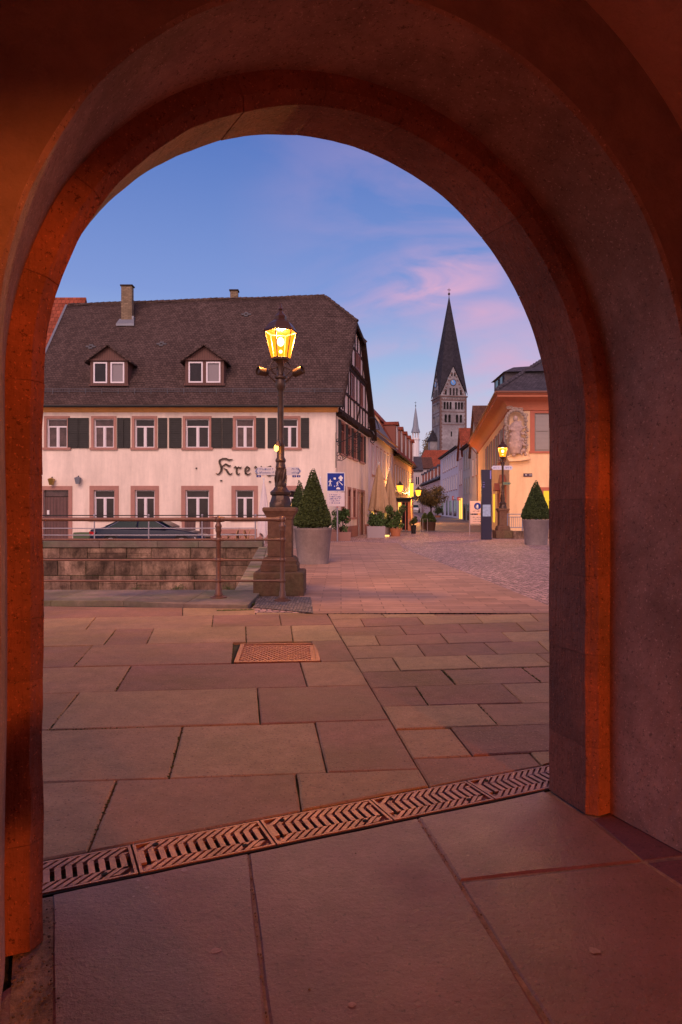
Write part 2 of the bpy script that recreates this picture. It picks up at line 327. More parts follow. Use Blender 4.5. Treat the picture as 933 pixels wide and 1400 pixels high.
# fine paved walkway leading over the bridge
pts = [Gd(*q) for q in [(421, 819), (428, 839.5), (600, 838.5), (780, 838.5), (752, 829), (700, 808), (640, 784), (590, 765), (552, 750), (545, 743), (500, 741), (455, 742), (372, 748), (352, 800)]]
MB().poly([(a, b, .006) for a, b in pts]).build('walkway', finepave, kind='structure')
MB().poly([(a, b, .010) for a, b in [Gd(*q) for q in [(348, 831), (429, 839), (425, 817), (351, 816)]]]).build('pebble_strip', pebble, kind='structure')
# slabs -------------------------------------------------------------
def slab(mb, pts, gap=.0045, z=0.0, th=.06, dz=None):
    c = Vector((sum(p[0] for p in pts) / len(pts), sum(p[1] for p in pts) / len(pts)))
    n = len(pts); q = []
    P2 = [Vector(p[:2]) for p in pts]
    area = sum(P2[i].x * P2[(i + 1) % n].y - P2[(i + 1) % n].x * P2[i].y for i in range(n))
    if area < 0: P2 = P2[::-1]
    res = []
    for i in range(n):
        a, b, c_ = P2[i - 1], P2[i], P2[(i + 1) % n]
        d1 = (b - a).normalized(); d2 = (c_ - b).normalized(); n1 = Vector((-d1.y, d1.x)); n2 = Vector((-d2.y, d2.x)); m = n1 + n2
        k = max(.3, m.dot(n1)); res.append(b + m * (gap / k))
    # densify with slightly worn edges
    ed = []
    for i in range(n):
        a, b = res[i], res[(i + 1) % n]; ln = (b - a).length; kk = max(1, min(14, int(ln / .12)))
        for j in range(kk):
            pnt = a + (b - a) * (j / kk)
            if j: nn_ = Vector((-(b - a).y, (b - a).x)).normalized(); pnt = pnt + nn_ * (.006 * (noise.noise(Vector((pnt.x * 5, pnt.y * 5, 0))) + .1))
            ed.append(pnt)
    mb.rv = random.random(); tz = random.uniform(-.004, .004) if dz is None else dz
    nn_ = len(ed); cc = Vector((sum(e.x for e in ed) / nn_, sum(e.y for e in ed) / nn_))
    top = [(e.x, e.y, z + tz - .006) for e in ed]; inn = [(e + (cc - e).normalized() * .012) for e in ed]; inn = [(e.x, e.y, z + tz) for e in inn]
    bot = [(e.x, e.y, z - th) for e in ed]
    mb.add(bot + top + inn, [(i, (i + 1) % nn_, nn_ + (i + 1) % nn_, nn_ + i) for i in range(nn_)] + [(nn_ + i, nn_ + (i + 1) % nn_, 2 * nn_ + (i + 1) % nn_, 2 * nn_ + i) for i in range(nn_)] + [tuple(range(2 * nn_, 3 * nn_))])
def lerp(a, b, t): return a + (b - a) * t
sb = MB(); sb.mi = 0
# left field: row lines as (v at u=63, v at divider) and joints as (u_top,u_bottom)
div = [(447.6, 839), (586, 1073)]
def divu(v): return lerp(div[0][0], div[1][0], (v - 839) / (1073 - 839))
rows = [(845, 838.3), (862, 853.5), (883.5, 875), (912, 903.5), (947.5, 936.5), (997.5, 984), (1069, 1052)]
jts = [[(131, 117), (292, 290), (382, 385)], [(159, 141.6), (211, 200.7), (336, 337), (398, 401)], [(127, 101), (319.6, 317), (426, 439.5)], [(179.5, 158), (410.5, 420.7)], [(109, 68), (352, 356)], [(250, 231), (431, 447.6)]]
def rowv(i, u): a, b = rows[i]; ue = divu(b); return lerp(a, b, (u - 63) / (ue - 63))
for i in range(len(rows) - 1):
    js = [(-160, -260)] + [(-20 - 9 * i, -60 - 14 * i)] + jts[i] + [(divu(rows[i][1]), divu(rows[i + 1][1]))]
    for k, ((a0, a1), (b0, b1)) in enumerate(zip(js, js[1:])):
        if i == 2 and abs(a0 - 319.6) < 1: continue
        slab(sb, [Gd(a0, rowv(i, a0)), Gd(b0, rowv(i, b0)), Gd(b1, rowv(i + 1, b1)), Gd(a1, rowv(i + 1, a1))])
# strip between the ledge and the first row
for a, b in ((-160, 60), (60, 250), (250, 350)):
    slab(sb, [Gd(a, lerp(829, 832, (a - 63) / 280)), Gd(b, lerp(829, 832, (b - 63) / 280)), Gd(b, rowv(0, b)), Gd(a, rowv(0, a))], gap=.004)
slab(sb, [Gd(350, 833), Gd(428, 839.2), Gd(430, 838.9), Gd(350, rowv(0, 350))], gap=.003)
# local frame of the gateway: s along the wall, d through it
AL = R(24); TT = Vector((math.cos(AL), math.sin(AL))); NN = Vector((-math.sin(AL), math.cos(AL)))
def Lw(s, d, z=0): return (TT.x * s + NN.x * d, TT.y * s + NN.y * d, z)
GD0, GD1 = 2.735, 2.985
def grate_hit(a, b):   # point on segment a-b crossing d=GD1
    a, b = Vector(a), Vector(b); da, db = a.dot(NN), b.dot(NN); t = (GD1 + .012 - da) / (db - da); return a + (b - a) * t
# last left row down to the grate
js = [(-10, -60), (160, 122), (405, 412), (divu(1052), 586)]
for (a0, a1), (b0, b1) in zip(js, js[1:]):
    pa, pb = Gd(a0, rowv(6, a0)), Gd(b0, rowv(6, b0)); vj = lambda q: 1160 if q < 300 else (1107 if q < 560 else 1073); qa, qb = Gd(a1, vj(a1)), Gd(b1, vj(b1))
    if a1 < 0: qa = Gd(-60, 1230)
    ga, gb = grate_hit(pa, qa), grate_hit(pb, qb)
    slab(sb, [pa, pb, gb, ga])
# right field
rr_r = [838, 849, 862, 876, 892.7, 910.5, 932, 960, 990, 1027.5]; rr_l = [842.5, 847, 858, 870, 883.5, 900, 918.4, 940, 966, 997, 1036.6]
def c8(x, y): return (x / 2.522 + 400, y / 2.522 + 740)
def rrow(i, u):   # v of right-field joint i (0..10)
    vl = rr_l[i]; ul = divu(vl); vr = ([834] + rr_r)[i] if i else 838.6
    return lerp(vl, vr, (u - ul) / (753 - ul))
RJ = [[(310, 325), (490, 505), (680, 700)], [(235, 250), (430, 455), (630, 658), (820, 850)], [(370, 395), (575, 603), (770, 805)], [(285, 303), (510, 540), (720, 760)], [(430, 460), (660, 710), (845, 890)], [(345, 375), (600, 650), (840, 900)], [(515, 565), (790, 860)], [(425, 470), (720, 795)], [(640, 712), (960, 1050)], [(545, 622), (920, 1020)]]
for i in range(10):
    if i == 0: continue
    js = [(divu(rr_l[i]), divu(rr_l[i + 1]))] + [(a / 2.522 + 400, b / 2.522 + 400) for a, b in RJ[i]]
    last = js[-1]; js += [(last[0] + 75, last[1] + 85), (last[0] + 160, last[1] + 180), (last[0] + 250, last[1] + 280)]
    js = [j for j in js if j[0] < 960]
    for (a0, a1), (b0, b1) in zip(js, js[1:]):
        slab(sb, [Gd(a0, rrow(i, a0)), Gd(b0, rrow(i, b0)), Gd(b1, rrow(i + 1, b1)), Gd(a1, rrow(i + 1, a1))], gap=.0045)
js = [(divu(840), divu(rr_l[1])), (522, 528), (594, 600), (670, 677), (760, 770), (870, 890)]
for (a0, a1), (b0, b1) in zip(js, js[1:]):
    slab(sb, [Gd(a0, 839.6), Gd(b0, 839.6 if b0 < 700 else 837.8), Gd(b1, rrow(1, b1)), Gd(a1, rrow(1, a1))], gap=.005)
js = [(divu(1036.6), 586), (725, 741), (900, 930)]
for (a0, a1), (b0, b1) in zip(js, js[1:]):
    pa, pb = Gd(a0, rrow(10, a0)), Gd(b0, rrow(10, b0)); qa, qb = Gd(a1, 1073 if a1 < 600 else 1046), Gd(b1, 1046 if b1 < 800 else 1020)
    slab(sb, [pa, pb, grate_hit(pb, Vector(qb) + (Vector(qb) - Vector(pb)) * .2), grate_hit(pa, Vector(qa))])
sb.build('square_flagstones', slabm, kind='structure')
# passage flagstones
sp = MB()
def gs(u, v): p = Gd(u, v); return p
def toL(p): p = Vector(p[:2]); return (p.dot(TT), p.dot(NN))
A0, A1 = Vector(gs(340, 1165)), Vector(gs(367, 1400)); B0, B1 = Vector(gs(573, 1120)), Vector(gs(750, 1400))
def atd(a, b, d): da, db = a.dot(NN), b.dot(NN); return a + (b - a) * ((d - da) / (db - da))
def LL(s, d): return Vector(Lw(s, d)[:2])
dn = GD0 - .014
slab(sp, [LL(.05, dn), atd(A0, A1, dn), atd(A0, A1, .35), LL(.0, .35)], z=.0, dz=.001)
slab(sp, [atd(A0, A1, dn), atd(B0, B1, dn), atd(B0, B1, .1), atd(A0, A1, .1)], z=.0, dz=.0)
Bm = Vector(gs(628, 1204)); Cr = Vector(gs(880, 1177)); Dr = Vector(gs(808, 1118)); Dr2 = Vector(gs(1010, 1262)); 
slab(sp, [atd(B0, B1, dn), LL(2.33, dn), Dr, Cr, Bm], dz=.001)
slab(sp, [Bm, Cr, Dr2, LL(2.35, .6), atd(B0, B1, .6)], dz=-.001)
slab(sp, [Dr + Vector((.0, .0)), LL(2.5, 2.42), LL(2.5, 1.95), Cr], dz=-.004)
slab(sp, [Cr, LL(2.5, 1.95), LL(2.9, 1.95), LL(2.9, .9), Dr2], dz=-.004)
slab(sp, [LL(-.55, 1.9), LL(-.02, 2.3), LL(.0, .35), LL(-.55, .35)], dz=-.006)
for k in range(3):
    for j in range(4): slab(sp, [LL(-.6 + k * 1.2, .1 - j * 1.1), LL(.6 + k * 1.2, .1 - j * 1.1), LL(.6 + k * 1.2, -1 - j * 1.1), LL(-.6 + k * 1.2, -1 - j * 1.1)])
MB().poly([Lw(-.47, -3, -.0055), Lw(2.82, -3, -.0055), Lw(2.82, 2.0, -.0055), Lw(2.42, 2.0, -.0055), Lw(2.42, 2.71, -.0055), Lw(-.07, 2.71, -.0055), Lw(-.07, 2.0, -.0055), Lw(-.47, 2.0, -.0055)]).build('passage_bed', mat('sandy_joint', (.36, .25, .20), .95, var=.5, vscale=9, bump=1, bscale=80), kind='structure')
sp.mi = 1
for u, v, q in ((252, 1190, .014), (296, 1300, .016), (482, 1374, .012), (190, 1204, .008), (202, 1214, .009), (183, 1226, .006), (812, 1300, .018), (716, 1190, .008), (640, 1170, .007)):
    c_ = Gd(u, v); sp.poly([(c_[0] + q * random.uniform(.7, 1.2) * math.cos(k * .7), c_[1] + q * random.uniform(.7, 1.2) * math.sin(k * .7), .0022) for k in range(9)])
sp.mi = 0
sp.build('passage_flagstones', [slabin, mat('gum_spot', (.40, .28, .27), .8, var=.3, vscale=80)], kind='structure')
dbm = MB()
for k in range(300):
    s_ = random.uniform(-.07, .06); d_ = random.uniform(1.0, 2.72); q = Lw(s_, d_); r_ = random.uniform(.002, .006); dbm.rv = random.random(); dbm.sphere((q[0], q[1], r_ * .3), r_, 5, 3, (1, 1, .6))
for k in range(140):
    t = random.random(); a = atd(B0, B1, lerp(.2, 2.7, t)) if k % 2 else atd(A0, A1, lerp(.2, 2.7, t)); r_ = random.uniform(.0015, .004)
    dbm.rv = random.random(); dbm.sphere((a.x + random.uniform(-.008, .008), a.y, .001), r_, 5, 3)
for k in range(40):
    q = Lw(random.uniform(0, 2.4), random.uniform(.6, 2.7)); r_ = random.uniform(.002, .005); dbm.rv = random.random(); dbm.sphere((q[0], q[1], .002), r_, 5, 3, (1, 1, .5))
o = dbm.build('grit', mat('grit', (.20, .14, .11), .9, rnd=.5)); o['kind'] = 'stuff'
# moss in the joints
mm = MB()
def mossline(p, q, n, r=.0065):
    for k in range(n):
        t = random.random(); a = Vector(p) * (1 - t) + Vector(q) * t
        mm.sphere((a.x + random.uniform(-.008, .008), a.y + random.uniform(-.008, .008), -.004), random.uniform(.4, 1) * r, 5, 3, (1.4, 1, .7))
for a, b, n in [((159, 862), (141.6, 883), 40), ((211, 861), (201, 881), 20), ((127, 884), (101, 911), 30), ((319.6, 880), (317, 906), 25), ((336, 857), (337, 877), 20), ((292, 841), (290, 856), 15), ((179, 912), (158, 944), 26), ((250, 992), (231, 1063), 30), ((160, 1068), (126, 1150), 20), (c8(425, 500), c8(470, 562), 45), (c8(515, 443), c8(565, 490), 45), (c8(640, 562), c8(700, 625), 45), (c8(600, 393), c8(650, 432), 26), (c8(515, 443), c8(890, 432), 90), (c8(790, 435), c8(860, 485), 30), (c8(440, 500), c8(720, 492), 40), (c8(470, 562), c8(640, 560), 40), ((63, 997), (200, 994), 30), ((109, 947), (68, 997), 22)]:
    mossline(Gd(*a), Gd(*b), n)
mossline(Gd(300, 835), Gd(345, 834), 60, .03); mossline(Gd(330, 829), Gd(352, 824), 30, .025)
o = mm.build('joint_moss', moss); o['kind'] = 'stuff'

# ------------------------------------------------------------------ gateway
SC, ZC = 1.17, 1.82
def path(n_arc=64, step=.3):
    pts = []
    nz_ = int(ZC / step) + 1
    for i in range(nz_): pts.append(('L', ZC * i / nz_))
    for i in range(n_arc + 1): pts.append(('A', math.pi * i / n_arc))
    for i in range(nz_ - 1, -1, -1): pts.append(('R', ZC * i / nz_))
    return pts
def pp(t, r, d):
    k, a = t
    if k == 'L': return Lw(SC - r, d, a)
    if k == 'R': return Lw(SC + r, d, a)
    return Lw(SC - r * math.cos(a), d, ZC + r * math.sin(a))
gate = thing('stone_gateway', 'round arched red sandstone gateway with plastered passage framing the view', 'archway', (0, 0, 0))
PTH = path()
mb = MB(); prof = [(1.262, 2.392)]
prof += [(1.258, 2.392 - .392 * k / 4) for k in range(1, 5)]
prof[-1] = (1.258, 1.972); prof += [(1.272, 1.96)]
prof += [(lerp(1.272, 1.65, k / 5), 1.96) for k in range(1, 6)]
prof += [(1.65, 2.0 - k * .5) for k in range(1, 10)] + [(1.63, -2.6), (1.10, -2.6), (1.10, -3.0)]
vv = []
for t in PTH:
    for r, d in prof:
        q = Vector(pp(t, r, d)); nz_ = noise.noise(q * 1.7) * .012 + noise.noise(q * 6) * .004
        if d == 1.96 or d > 2.39: vv.append(pp(t, r + (nz_ * .5 if r < 1.3 else 0), d + (0 if r > 1.6 else nz_ * .4)))
        else: vv.append(pp(t, r + nz_, d))
m_ = len(prof)
for j in range(m_ - 1):
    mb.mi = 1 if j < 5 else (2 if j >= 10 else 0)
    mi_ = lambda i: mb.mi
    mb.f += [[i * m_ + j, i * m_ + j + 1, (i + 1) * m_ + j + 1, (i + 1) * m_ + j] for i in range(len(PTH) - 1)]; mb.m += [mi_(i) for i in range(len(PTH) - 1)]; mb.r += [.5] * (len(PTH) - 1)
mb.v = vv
mb.build('passage_vault', [plas_in, mat('embrasure_plaster_lit', (.56, .325, .255), .95, var=.35, vscale=1.6, bump=1.3, bscale=22, col2=(.38, .20, .15), spk=.8), mat('vault_plaster_lit', (.78, .48, .38), .95, var=.2, vscale=1.2, bump=.8, bscale=40), mat('red_wash_plaster', (.44, .20, .145), .95, var=.4, vscale=1.5, bump=1.6, bscale=24, col2=(.27, .12, .09), spk=.8)], gate, smooth=True)  # embrasure and vault plaster colours lightened to carry outside bounce and ambient light
def rim(t, r, d):   # annulus from r to the building rectangle
    k, a = t; S0, S1, ZT = -6.0, 8.0, 5.4
    if k == 'L': return Lw(S0, d, a)
    if k == 'R': return Lw(S1, d, a)
    c, s_ = -math.cos(a), math.sin(a); ks = []
    if c > 1e-6: ks.append((S1 - SC) / c)
    if c < -1e-6: ks.append((S0 - SC) / c)
    if s_ > 1e-6: ks.append((ZT - ZC) / s_)
    k_ = min(ks); return Lw(SC + c * k_, d, ZC + s_ * k_)
for nm, r, d in (('outer_wall', 1.42, 2.70), ('rear_wall', 1.10, -3.0)):
    mb = MB(); vv = []
    for t in PTH: vv += [pp(t, r, d), rim(t, r, d)]
    mb.add(vv, [(i * 2, i * 2 + 1, i * 2 + 3, i * 2 + 2) for i in range(len(PTH) - 1)])
    mb.build(nm, pubw if nm == 'rear_wall' else plas_in, gate)
mb = MB(); c = [Lw(-6, -3), Lw(8, -3), Lw(8, 2.7), Lw(-6, 2.7)]
for a, b in ((0, 1), (1, 2), (2, 3), (3, 0)):
    if (a, b) in ((1, 2), (3, 0)): mb.poly([c[a], c[b], (c[b][0], c[b][1], 5.4), (c[a][0], c[a][1], 5.4)])
mb.poly([(q[0], q[1], 5.4) for q in c]); mb.build('side_wall', pubw, gate)
# hip roof over the gateway building
mb = MB(); cc = [Lw(-6.3, -3.3, 5.42), Lw(8.3, -3.3, 5.42), Lw(8.3, 3.0, 5.42), Lw(-6.3, 3.0, 5.42)]; r0, r1 = Lw(-3, -.15, 7.4), Lw(5, -.15, 7.4)
mb.add(cc + [r0, r1], [(0, 1, 5, 4), (1, 2, 5), (2, 3, 4, 5), (3, 0, 4)]); mb.build('roof', tileb, gate)
# dressed stone ring: jamb blocks and voussoirs
mb = MB(); sec = [(1.42, 2.395), (1.19, 2.388), (1.152, 2.43), (1.186, 2.715), (1.42, 2.715)]
def ringblock(t0, t1, kind, n=4):
    mb.rv = random.random(); vv = []; dr = random.uniform(-.0012, .0012)
    for i in range(n + 1):
        t = (kind, lerp(t0, t1, i / n))
        for j, (r, d) in enumerate(sec):
            q = Vector(pp(t, r, d)); vv.append(pp(t, r + dr + (noise.noise(q * 4) * .006 + noise.noise(q * 15) * .0025 if j in (1, 2, 3) else 0), d))
    k = len(sec); fs = [(i * k + j, i * k + (j + 1) % k, (i + 1) * k + (j + 1) % k, (i + 1) * k + j) for i in range(n) for j in range(k)]
    fs += [tuple(range(k)), tuple(n * k + j for j in range(k))[::-1]]; mb.add(vv, fs)
gp = .0012
hs = [0, .34, .86, 1.06, 1.52, ZC]
for a, b in zip(hs, hs[1:]): ringblock(a + gp, b - gp, 'L', 6)
hs = [0, .31, .74, 1.1, 1.46, ZC]
for a, b in zip(hs, hs[1:]): ringblock(a + gp, b - gp, 'R', 6)
na = 11
for i in range(na): ringblock(math.pi * i / na + gp * .8, math.pi * (i + 1) / na - gp * .8, 'A', 10)
mb.build('stone_ring', sand, gate, smooth=True)
mb = MB(); vv = []; sec2 = [(1.40, 2.397), (1.192, 2.393), (1.158, 2.433), (1.190, 2.712), (1.40, 2.712)]
for t in PTH:
    for r, d in sec2: vv.append(pp(t, r, d))
mb.add(vv, [(i * 5 + j, i * 5 + (j + 1) % 5, (i + 1) * 5 + (j + 1) % 5, (i + 1) * 5 + j) for i in range(len(PTH) - 1) for j in range(5)]); mb.build('mortar', mat('mortar', (.33, .14, .095), .95, var=.3, vscale=20), gate)
# lantern behind the camera, on a wall bracket of the rear yard
lt = thing('yard_lantern', 'orange glowing yard lantern on a post behind the passage', 'lantern', Lw(1.55, -8.0, 0), 0)
m1 = MB(); m1.tube([(0, 0, 0), (0, 0, 3.1)], [.08, .045], 10); m1.build('post', castm, lt, smooth=True)
m1 = MB(); m1.lathe([(.10, 3.1), (.2, 3.52), (.2, 3.53)], 6); m1.build('glass', emis('yard_glass', ORG, 1.5, .6), lt)
m1 = MB(); m1.lathe([(.25, 3.53), (.06, 3.75), (.01, 3.85)], 6); m1.build('cap', castm, lt)
lamp('yard_light', (0, 0, 3.3), 3300, (1, .25, .05), .14, lt)

# ------------------------------------------------------------------ drain grate
gr = thing('drain_channel', 'long cast iron drain channel of slotted herringbone grates across the threshold', 'drain', Lw(0, 2.86, 0), AL)
# local x = s, local y = d-2.86
m1 = MB(); m1.box(-.6, 3, -.125, .125, -.16, -.15); m1.box(-.6, 3, -.135, -.125, -.15, -.004); m1.box(-.6, 3, .125, .135, -.15, -.004); m1.build('channel', dark, gr)
grm = mat('grate_iron', (.38, .185, .14), .45, metal=.5, var=.35, vscale=7, bump=.3, bscale=70, rnd=.1)
Lg = .56
for k in range(-1, 5):
    x0 = .362 + Lg * (k - 1) + .004; x1 = x0 + Lg - .008; m1 = MB()
    m1.box(x0, x1, -.122, -.112, -.03, 0); m1.box(x0, x1, .112, .122, -.03, 0); m1.box(x0, x0 + .012, -.112, .112, -.03, 0); m1.box(x1 - .012, x1, -.112, .112, -.03, 0)
    ns = 13; pw = (x1 - x0 - .024) / ns
    m1.box(x0 + .012, x1 - .012, -.112, -.05, -.03, -.012); m1.box(x0 + .012, x1 - .012, .05, .112, -.03, -.012)
    for j in range(ns):
        xa = x0 + .012 + j * pw
        m1.rv = random.random()
        # bar between slots (slots are skewed)
        m1.prism([(xa + .0, -.05, -.01), (xa + pw * .58, -.05, -.01), (xa + pw * .58 + 0, .05, -.01), (xa + 0, .05, -.01)], (0, 0, .01))
        # diagonal ribs on both sides, two per pitch
        for h in (0,):
            xb = xa + pw * h
            for sy in (-1, 1):
                ya, yb = sy * .052, sy * .110; dx = .062
                if xb + dx + .026 > x1 - .012: dx2 = max(0, x1 - .038 - xb)
                else: dx2 = dx
                if dx2 < .006: continue
                yb2 = ya + (yb - ya) * dx2 / dx
                pts_ = [(xb, ya, -.009), (xb + .026, ya, -.009), (xb + dx2 + .026, yb2, -.009), (xb + dx2, yb2, -.009)]
                if sy < 0: pts_ = [(xb + dx2, ya, -.009), (xb + dx2 + .026, ya, -.009), (xb + .026, yb2, -.009), (xb, yb2, -.009)]; 
                m1.prism(pts_, (0, 0, .009))
    m1.mi = 0
    for xx, yy in ((x0 + .09, .08), (x1 - .12, -.08)): m1.mi = 1; m1.lathe([(.013, .0015), (.012, .0035)], 12, (xx, yy, 0)); m1.mi = 0
    m1.build('grate_section', [grm, dark], gr)
# inspection cover
pc = [Gd(*q) for q in [(320, 880), (437, 877), (440, 903.5), (318.5, 905.5)]]
c0 = Vector(pc[3]); ex = (Vector(pc[2]) - c0); ey = (Vector(pc[0]) - c0); Lx, Ly = ex.length, ey.length; an = math.atan2(ex.y, ex.x)
cv = thing('inspection_cover', 'rectangular rusty iron inspection cover with perforated pattern set between flagstones', 'manhole cover', (c0.x, c0.y, 0), an)
m1 = MB(); m1.box(.01, Lx - .01, .01, Ly - .01, -.05, -.012); m1.build('plate', mat('cover_iron', (.32, .15, .11), .4, metal=.6, var=.35, vscale=5, bump=.3, bscale=70), cv)
m1 = MB()
for a in ((.01, Lx - .01, .01, .05), (.01, Lx - .01, Ly - .05, Ly - .01), (.01, .05, .05, Ly - .05), (Lx - .05, Lx - .01, .05, Ly - .05)): m1.box(a[0], a[1], a[2], a[3], -.03, 0)
m1.build('frame', MATS['cover_iron'], cv)
m1 = MB(); nxh = int((Lx - .12) / .052); nyh = int((Ly - .12) / .045)
for i in range(nxh):
    for j in range(nyh):
        m1.lathe([(.023, -.012), (.020, -.002)], 6, (.065 + i * .052 + (.026 if j % 2 else 0), .068 + j * .045, 0))
m1.build('stud_pattern', grm, cv)
m1 = MB(); m1.box(-.02, Lx + .02, -.02, Ly + .02, -.06, -.028); m1.build('bed', dark, cv)

# ------------------------------------------------------------------ ledge and near railing
m1 = MB(); m1.rv = .4
lp = [(-260, 829), (-50, 827), (63, 826), (150, 826.5), (250, 829), (320, 832), (349, 831), (353, 826), (352, 815.5), (322, 815.5), (200, 812), (63, 811), (-260, 808)]
xsn = [-9, -6.2, -4.4, -3.3, -2.3, -1.35]
for a, b in zip(xsn, xsn[1:]):
    fy = lambda x: 10.10 + (.25 if x < -3 else 0) + max(0, (x + 3.2)) * -.12
    slab(m1, [(a, fy(a)), (b, fy(b)), (b, 11.82), (a, 11.82)], gap=.003, z=.055, th=.12, dz=0)
tag(m1.build('stone_ledge', ledgem), 'low worn stone ledge carrying the brown railing above the stream', 'ledge')
m1 = MB(); m1.box(-60, -1.9, 11.7, 11.82, -2.4, -.06); m1.build('near_bank', blockm, kind='structure')
m1 = MB(); m1.add([(EA[0] + .0, EA[1], -.01), (EB[0], EB[1], -.01), (EB[0], EB[1], -2.4), (EA[0], EA[1], -2.4)], [(0, 1, 2, 3)]); m1.build('bridge_side', blockm, kind='structure')
# worn stones along the bridge edge
m1 = MB(); nst = 17
for i in range(nst):
    t0, t1 = i / nst, (i + 1) / nst
    for k, (w0, w1) in enumerate(((0, .34), (.35, .7))):
        a = (lerp(EA[0], EB[0], t0), lerp(EA[1], EB[1], t0)); b = (lerp(EA[0], EB[0], t1), lerp(EA[1], EB[1], t1))
        slab(m1, [(a[0] + w0, a[1]), (a[0] + w1, a[1]), (b[0] + w1, b[1]), (b[0] + w0, b[1])], gap=.006, z=.03, th=.05)
tag(m1.build('edge_stones', mat('edge_stone', (.33, .24, .18), .85, var=.4, vscale=2, bump=.8, bscale=20, rnd=.4, col2=(.15, .15, .06))), 'row of mossy edge stones running back along the bridge side', 'kerb')
rl = thing('iron_railing', 'brown painted tubular iron railing in front, with round posts', 'railing', (0, 10.7, 0))
Yr = 10.7; x1p, x2p = X_(299, Yr), X_(386.5, Yr); zt = [Z_(v, Yr) for v in (710, 737.7, 765.5, 794)]
for xp, nm in ((x1p, 0), (x2p, 1), (X_(-40, Yr), 2)):
    m1 = MB(); zb = .055 if xp < -1.3 else .01
    m1.lathe([(.13, zb), (.13, zb + .018), (.06, zb + .03), (.065, zb + .06), (.052, zb + .085), (.05, zb + .14), (.04, zb + .16), (.036, 1.08), (.044, 1.09), (.05, 1.12), (.044, 1.15), (.055, 1.17), (.052, 1.19), (.036, 1.22), (.036, zt[0])], 18, (xp, 0, 0))
    m1.sphere((xp, 0, zt[0]), .053, 14, 9)
    for z in zt[1:]: m1.sphere((xp, 0, z), .047, 12, 7, (1.1, 1, 1))
    for a in range(4): m1.lathe([(.014, zb + .018), (.012, zb + .032)], 6, (xp + .1 * math.cos(a * 1.57 + .8), .1 * math.sin(a * 1.57 + .8), 0))
    m1.build('post', railm, rl, smooth=True)
for i, z in enumerate(zt):
    r_ = .030 if i == 0 else .018; m1 = MB(); m1.tube([(-9.5, 0, z), (-6, 0, z + .004), (-3, 0, z - .003), (x1p, 0, z), ((x1p + x2p) / 2, 0, z - .002), (x2p - .0, 0, z)], r_, 12)
    for xp in (x1p, x2p):
        for sgn in ((-1, 1) if xp == x1p else (-1,)): m1.tube([(xp + sgn * .04, 0, z), (xp + sgn * .095, 0, z)], [r_ * 1.5, r_ * 1.25], 12)
    m1.build('rail', railm, rl, smooth=True)

# ------------------------------------------------------------------ far quay wall
qw = thing('quay_wall', 'old wall of large mossy sandstone blocks across the stream', 'wall', (0, 27, 0))
m1 = MB(); zc_ = .0; cz = [(-.02, -.44), (-.45, -1.12), (-1.13, -1.82), (-1.83, -2.4)]
random.seed(11)
for a, b in cz:
    x = -3.2
    while x > -32:
        wd = random.uniform(.9, 1.9); m1.rv = random.random(); q = random.uniform(-.015, .02)
        if random.random() < .25:
            mm_ = lerp(a, b, random.uniform(.4, .6)); m1.box(x - wd + .008, x - .008, q, .5, mm_ + .008, a); m1.rv = random.random(); m1.box(x - wd + .008, x - .008, q + .01, .5, b + .008, mm_)
        else: m1.box(x - wd + .008, x - .008, q, .5, b + .008, a)
        x -= wd
m1.build('stone_courses', blockm, qw, bevel=.02)
m1 = MB(); m1.box(-32, -3.2, .04, .6, -2.4, .0); m1.build('mortar_core', grout, qw)
m1 = MB(); x = -3.1
while x > -32: wd = random.uniform(1.6, 2.6); m1.rv = random.random(); m1.box(x - wd + .005, x - .005, -.08, .55, .0, .24 + random.uniform(-.004, .004)); x -= wd
m1.build('coping', copm, qw, bevel=.015)
m1 = MB()
for (u, v) in ((240, 808), (186, 809), (315, 810), (310, 806), (246, 806)):
    for k in range(160): 
        c = P(u, v, 26.8); a = random.gauss(0, .12), random.gauss(0, .05), abs(random.gauss(0, .1)); q = .035
        m1.rv = random.random(); pz = (c[0] + a[0], c[1] - 27 + a[1], c[2] + a[2]); d1 = Vector((random.uniform(-1, 1), random.uniform(-1, 1), random.uniform(-.3, 1))) * q; d2 = Vector((random.uniform(-1, 1), random.uniform(-1, 1), random.uniform(-1, 1))) * q
        m1.poly([Vector(pz), Vector(pz) + d1, Vector(pz) + d1 + d2])
o = m1.build('weeds', leafl); o.location = (0, 27, 0); o['kind'] = 'stuff'
fr = thing('grey_railing', 'thin grey tubular railing on the quay wall across the stream', 'railing', (0, 27.1, .24))
ps = [X_(u, 27.1) for u in (55, 129.5, 203.7, 276.7, 349.5)]
for x in [ps[0] - 2.15, ps[0] - 4.3] + ps:
    m1 = MB(); m1.tube([(x, 0, 0), (x, 0, .98)], .028, 8); m1.sphere((x, 0, 1.03), .05, 8, 6); m1.build('post', greyrail, fr, smooth=True)
for z in (1.03, .52, .25):
    m1 = MB(); m1.tube([(-32, 0, z), (-8, 0, z - .01), (ps[-1], 0, z)], .02, 8)
    if z > 1: m1.tube([(ps[-1], 0, z), (ps[-1] + .7, .1, z)], .02, 8)
    m1.build('rail', blk if z > 1 else greyrail, fr, smooth=True)

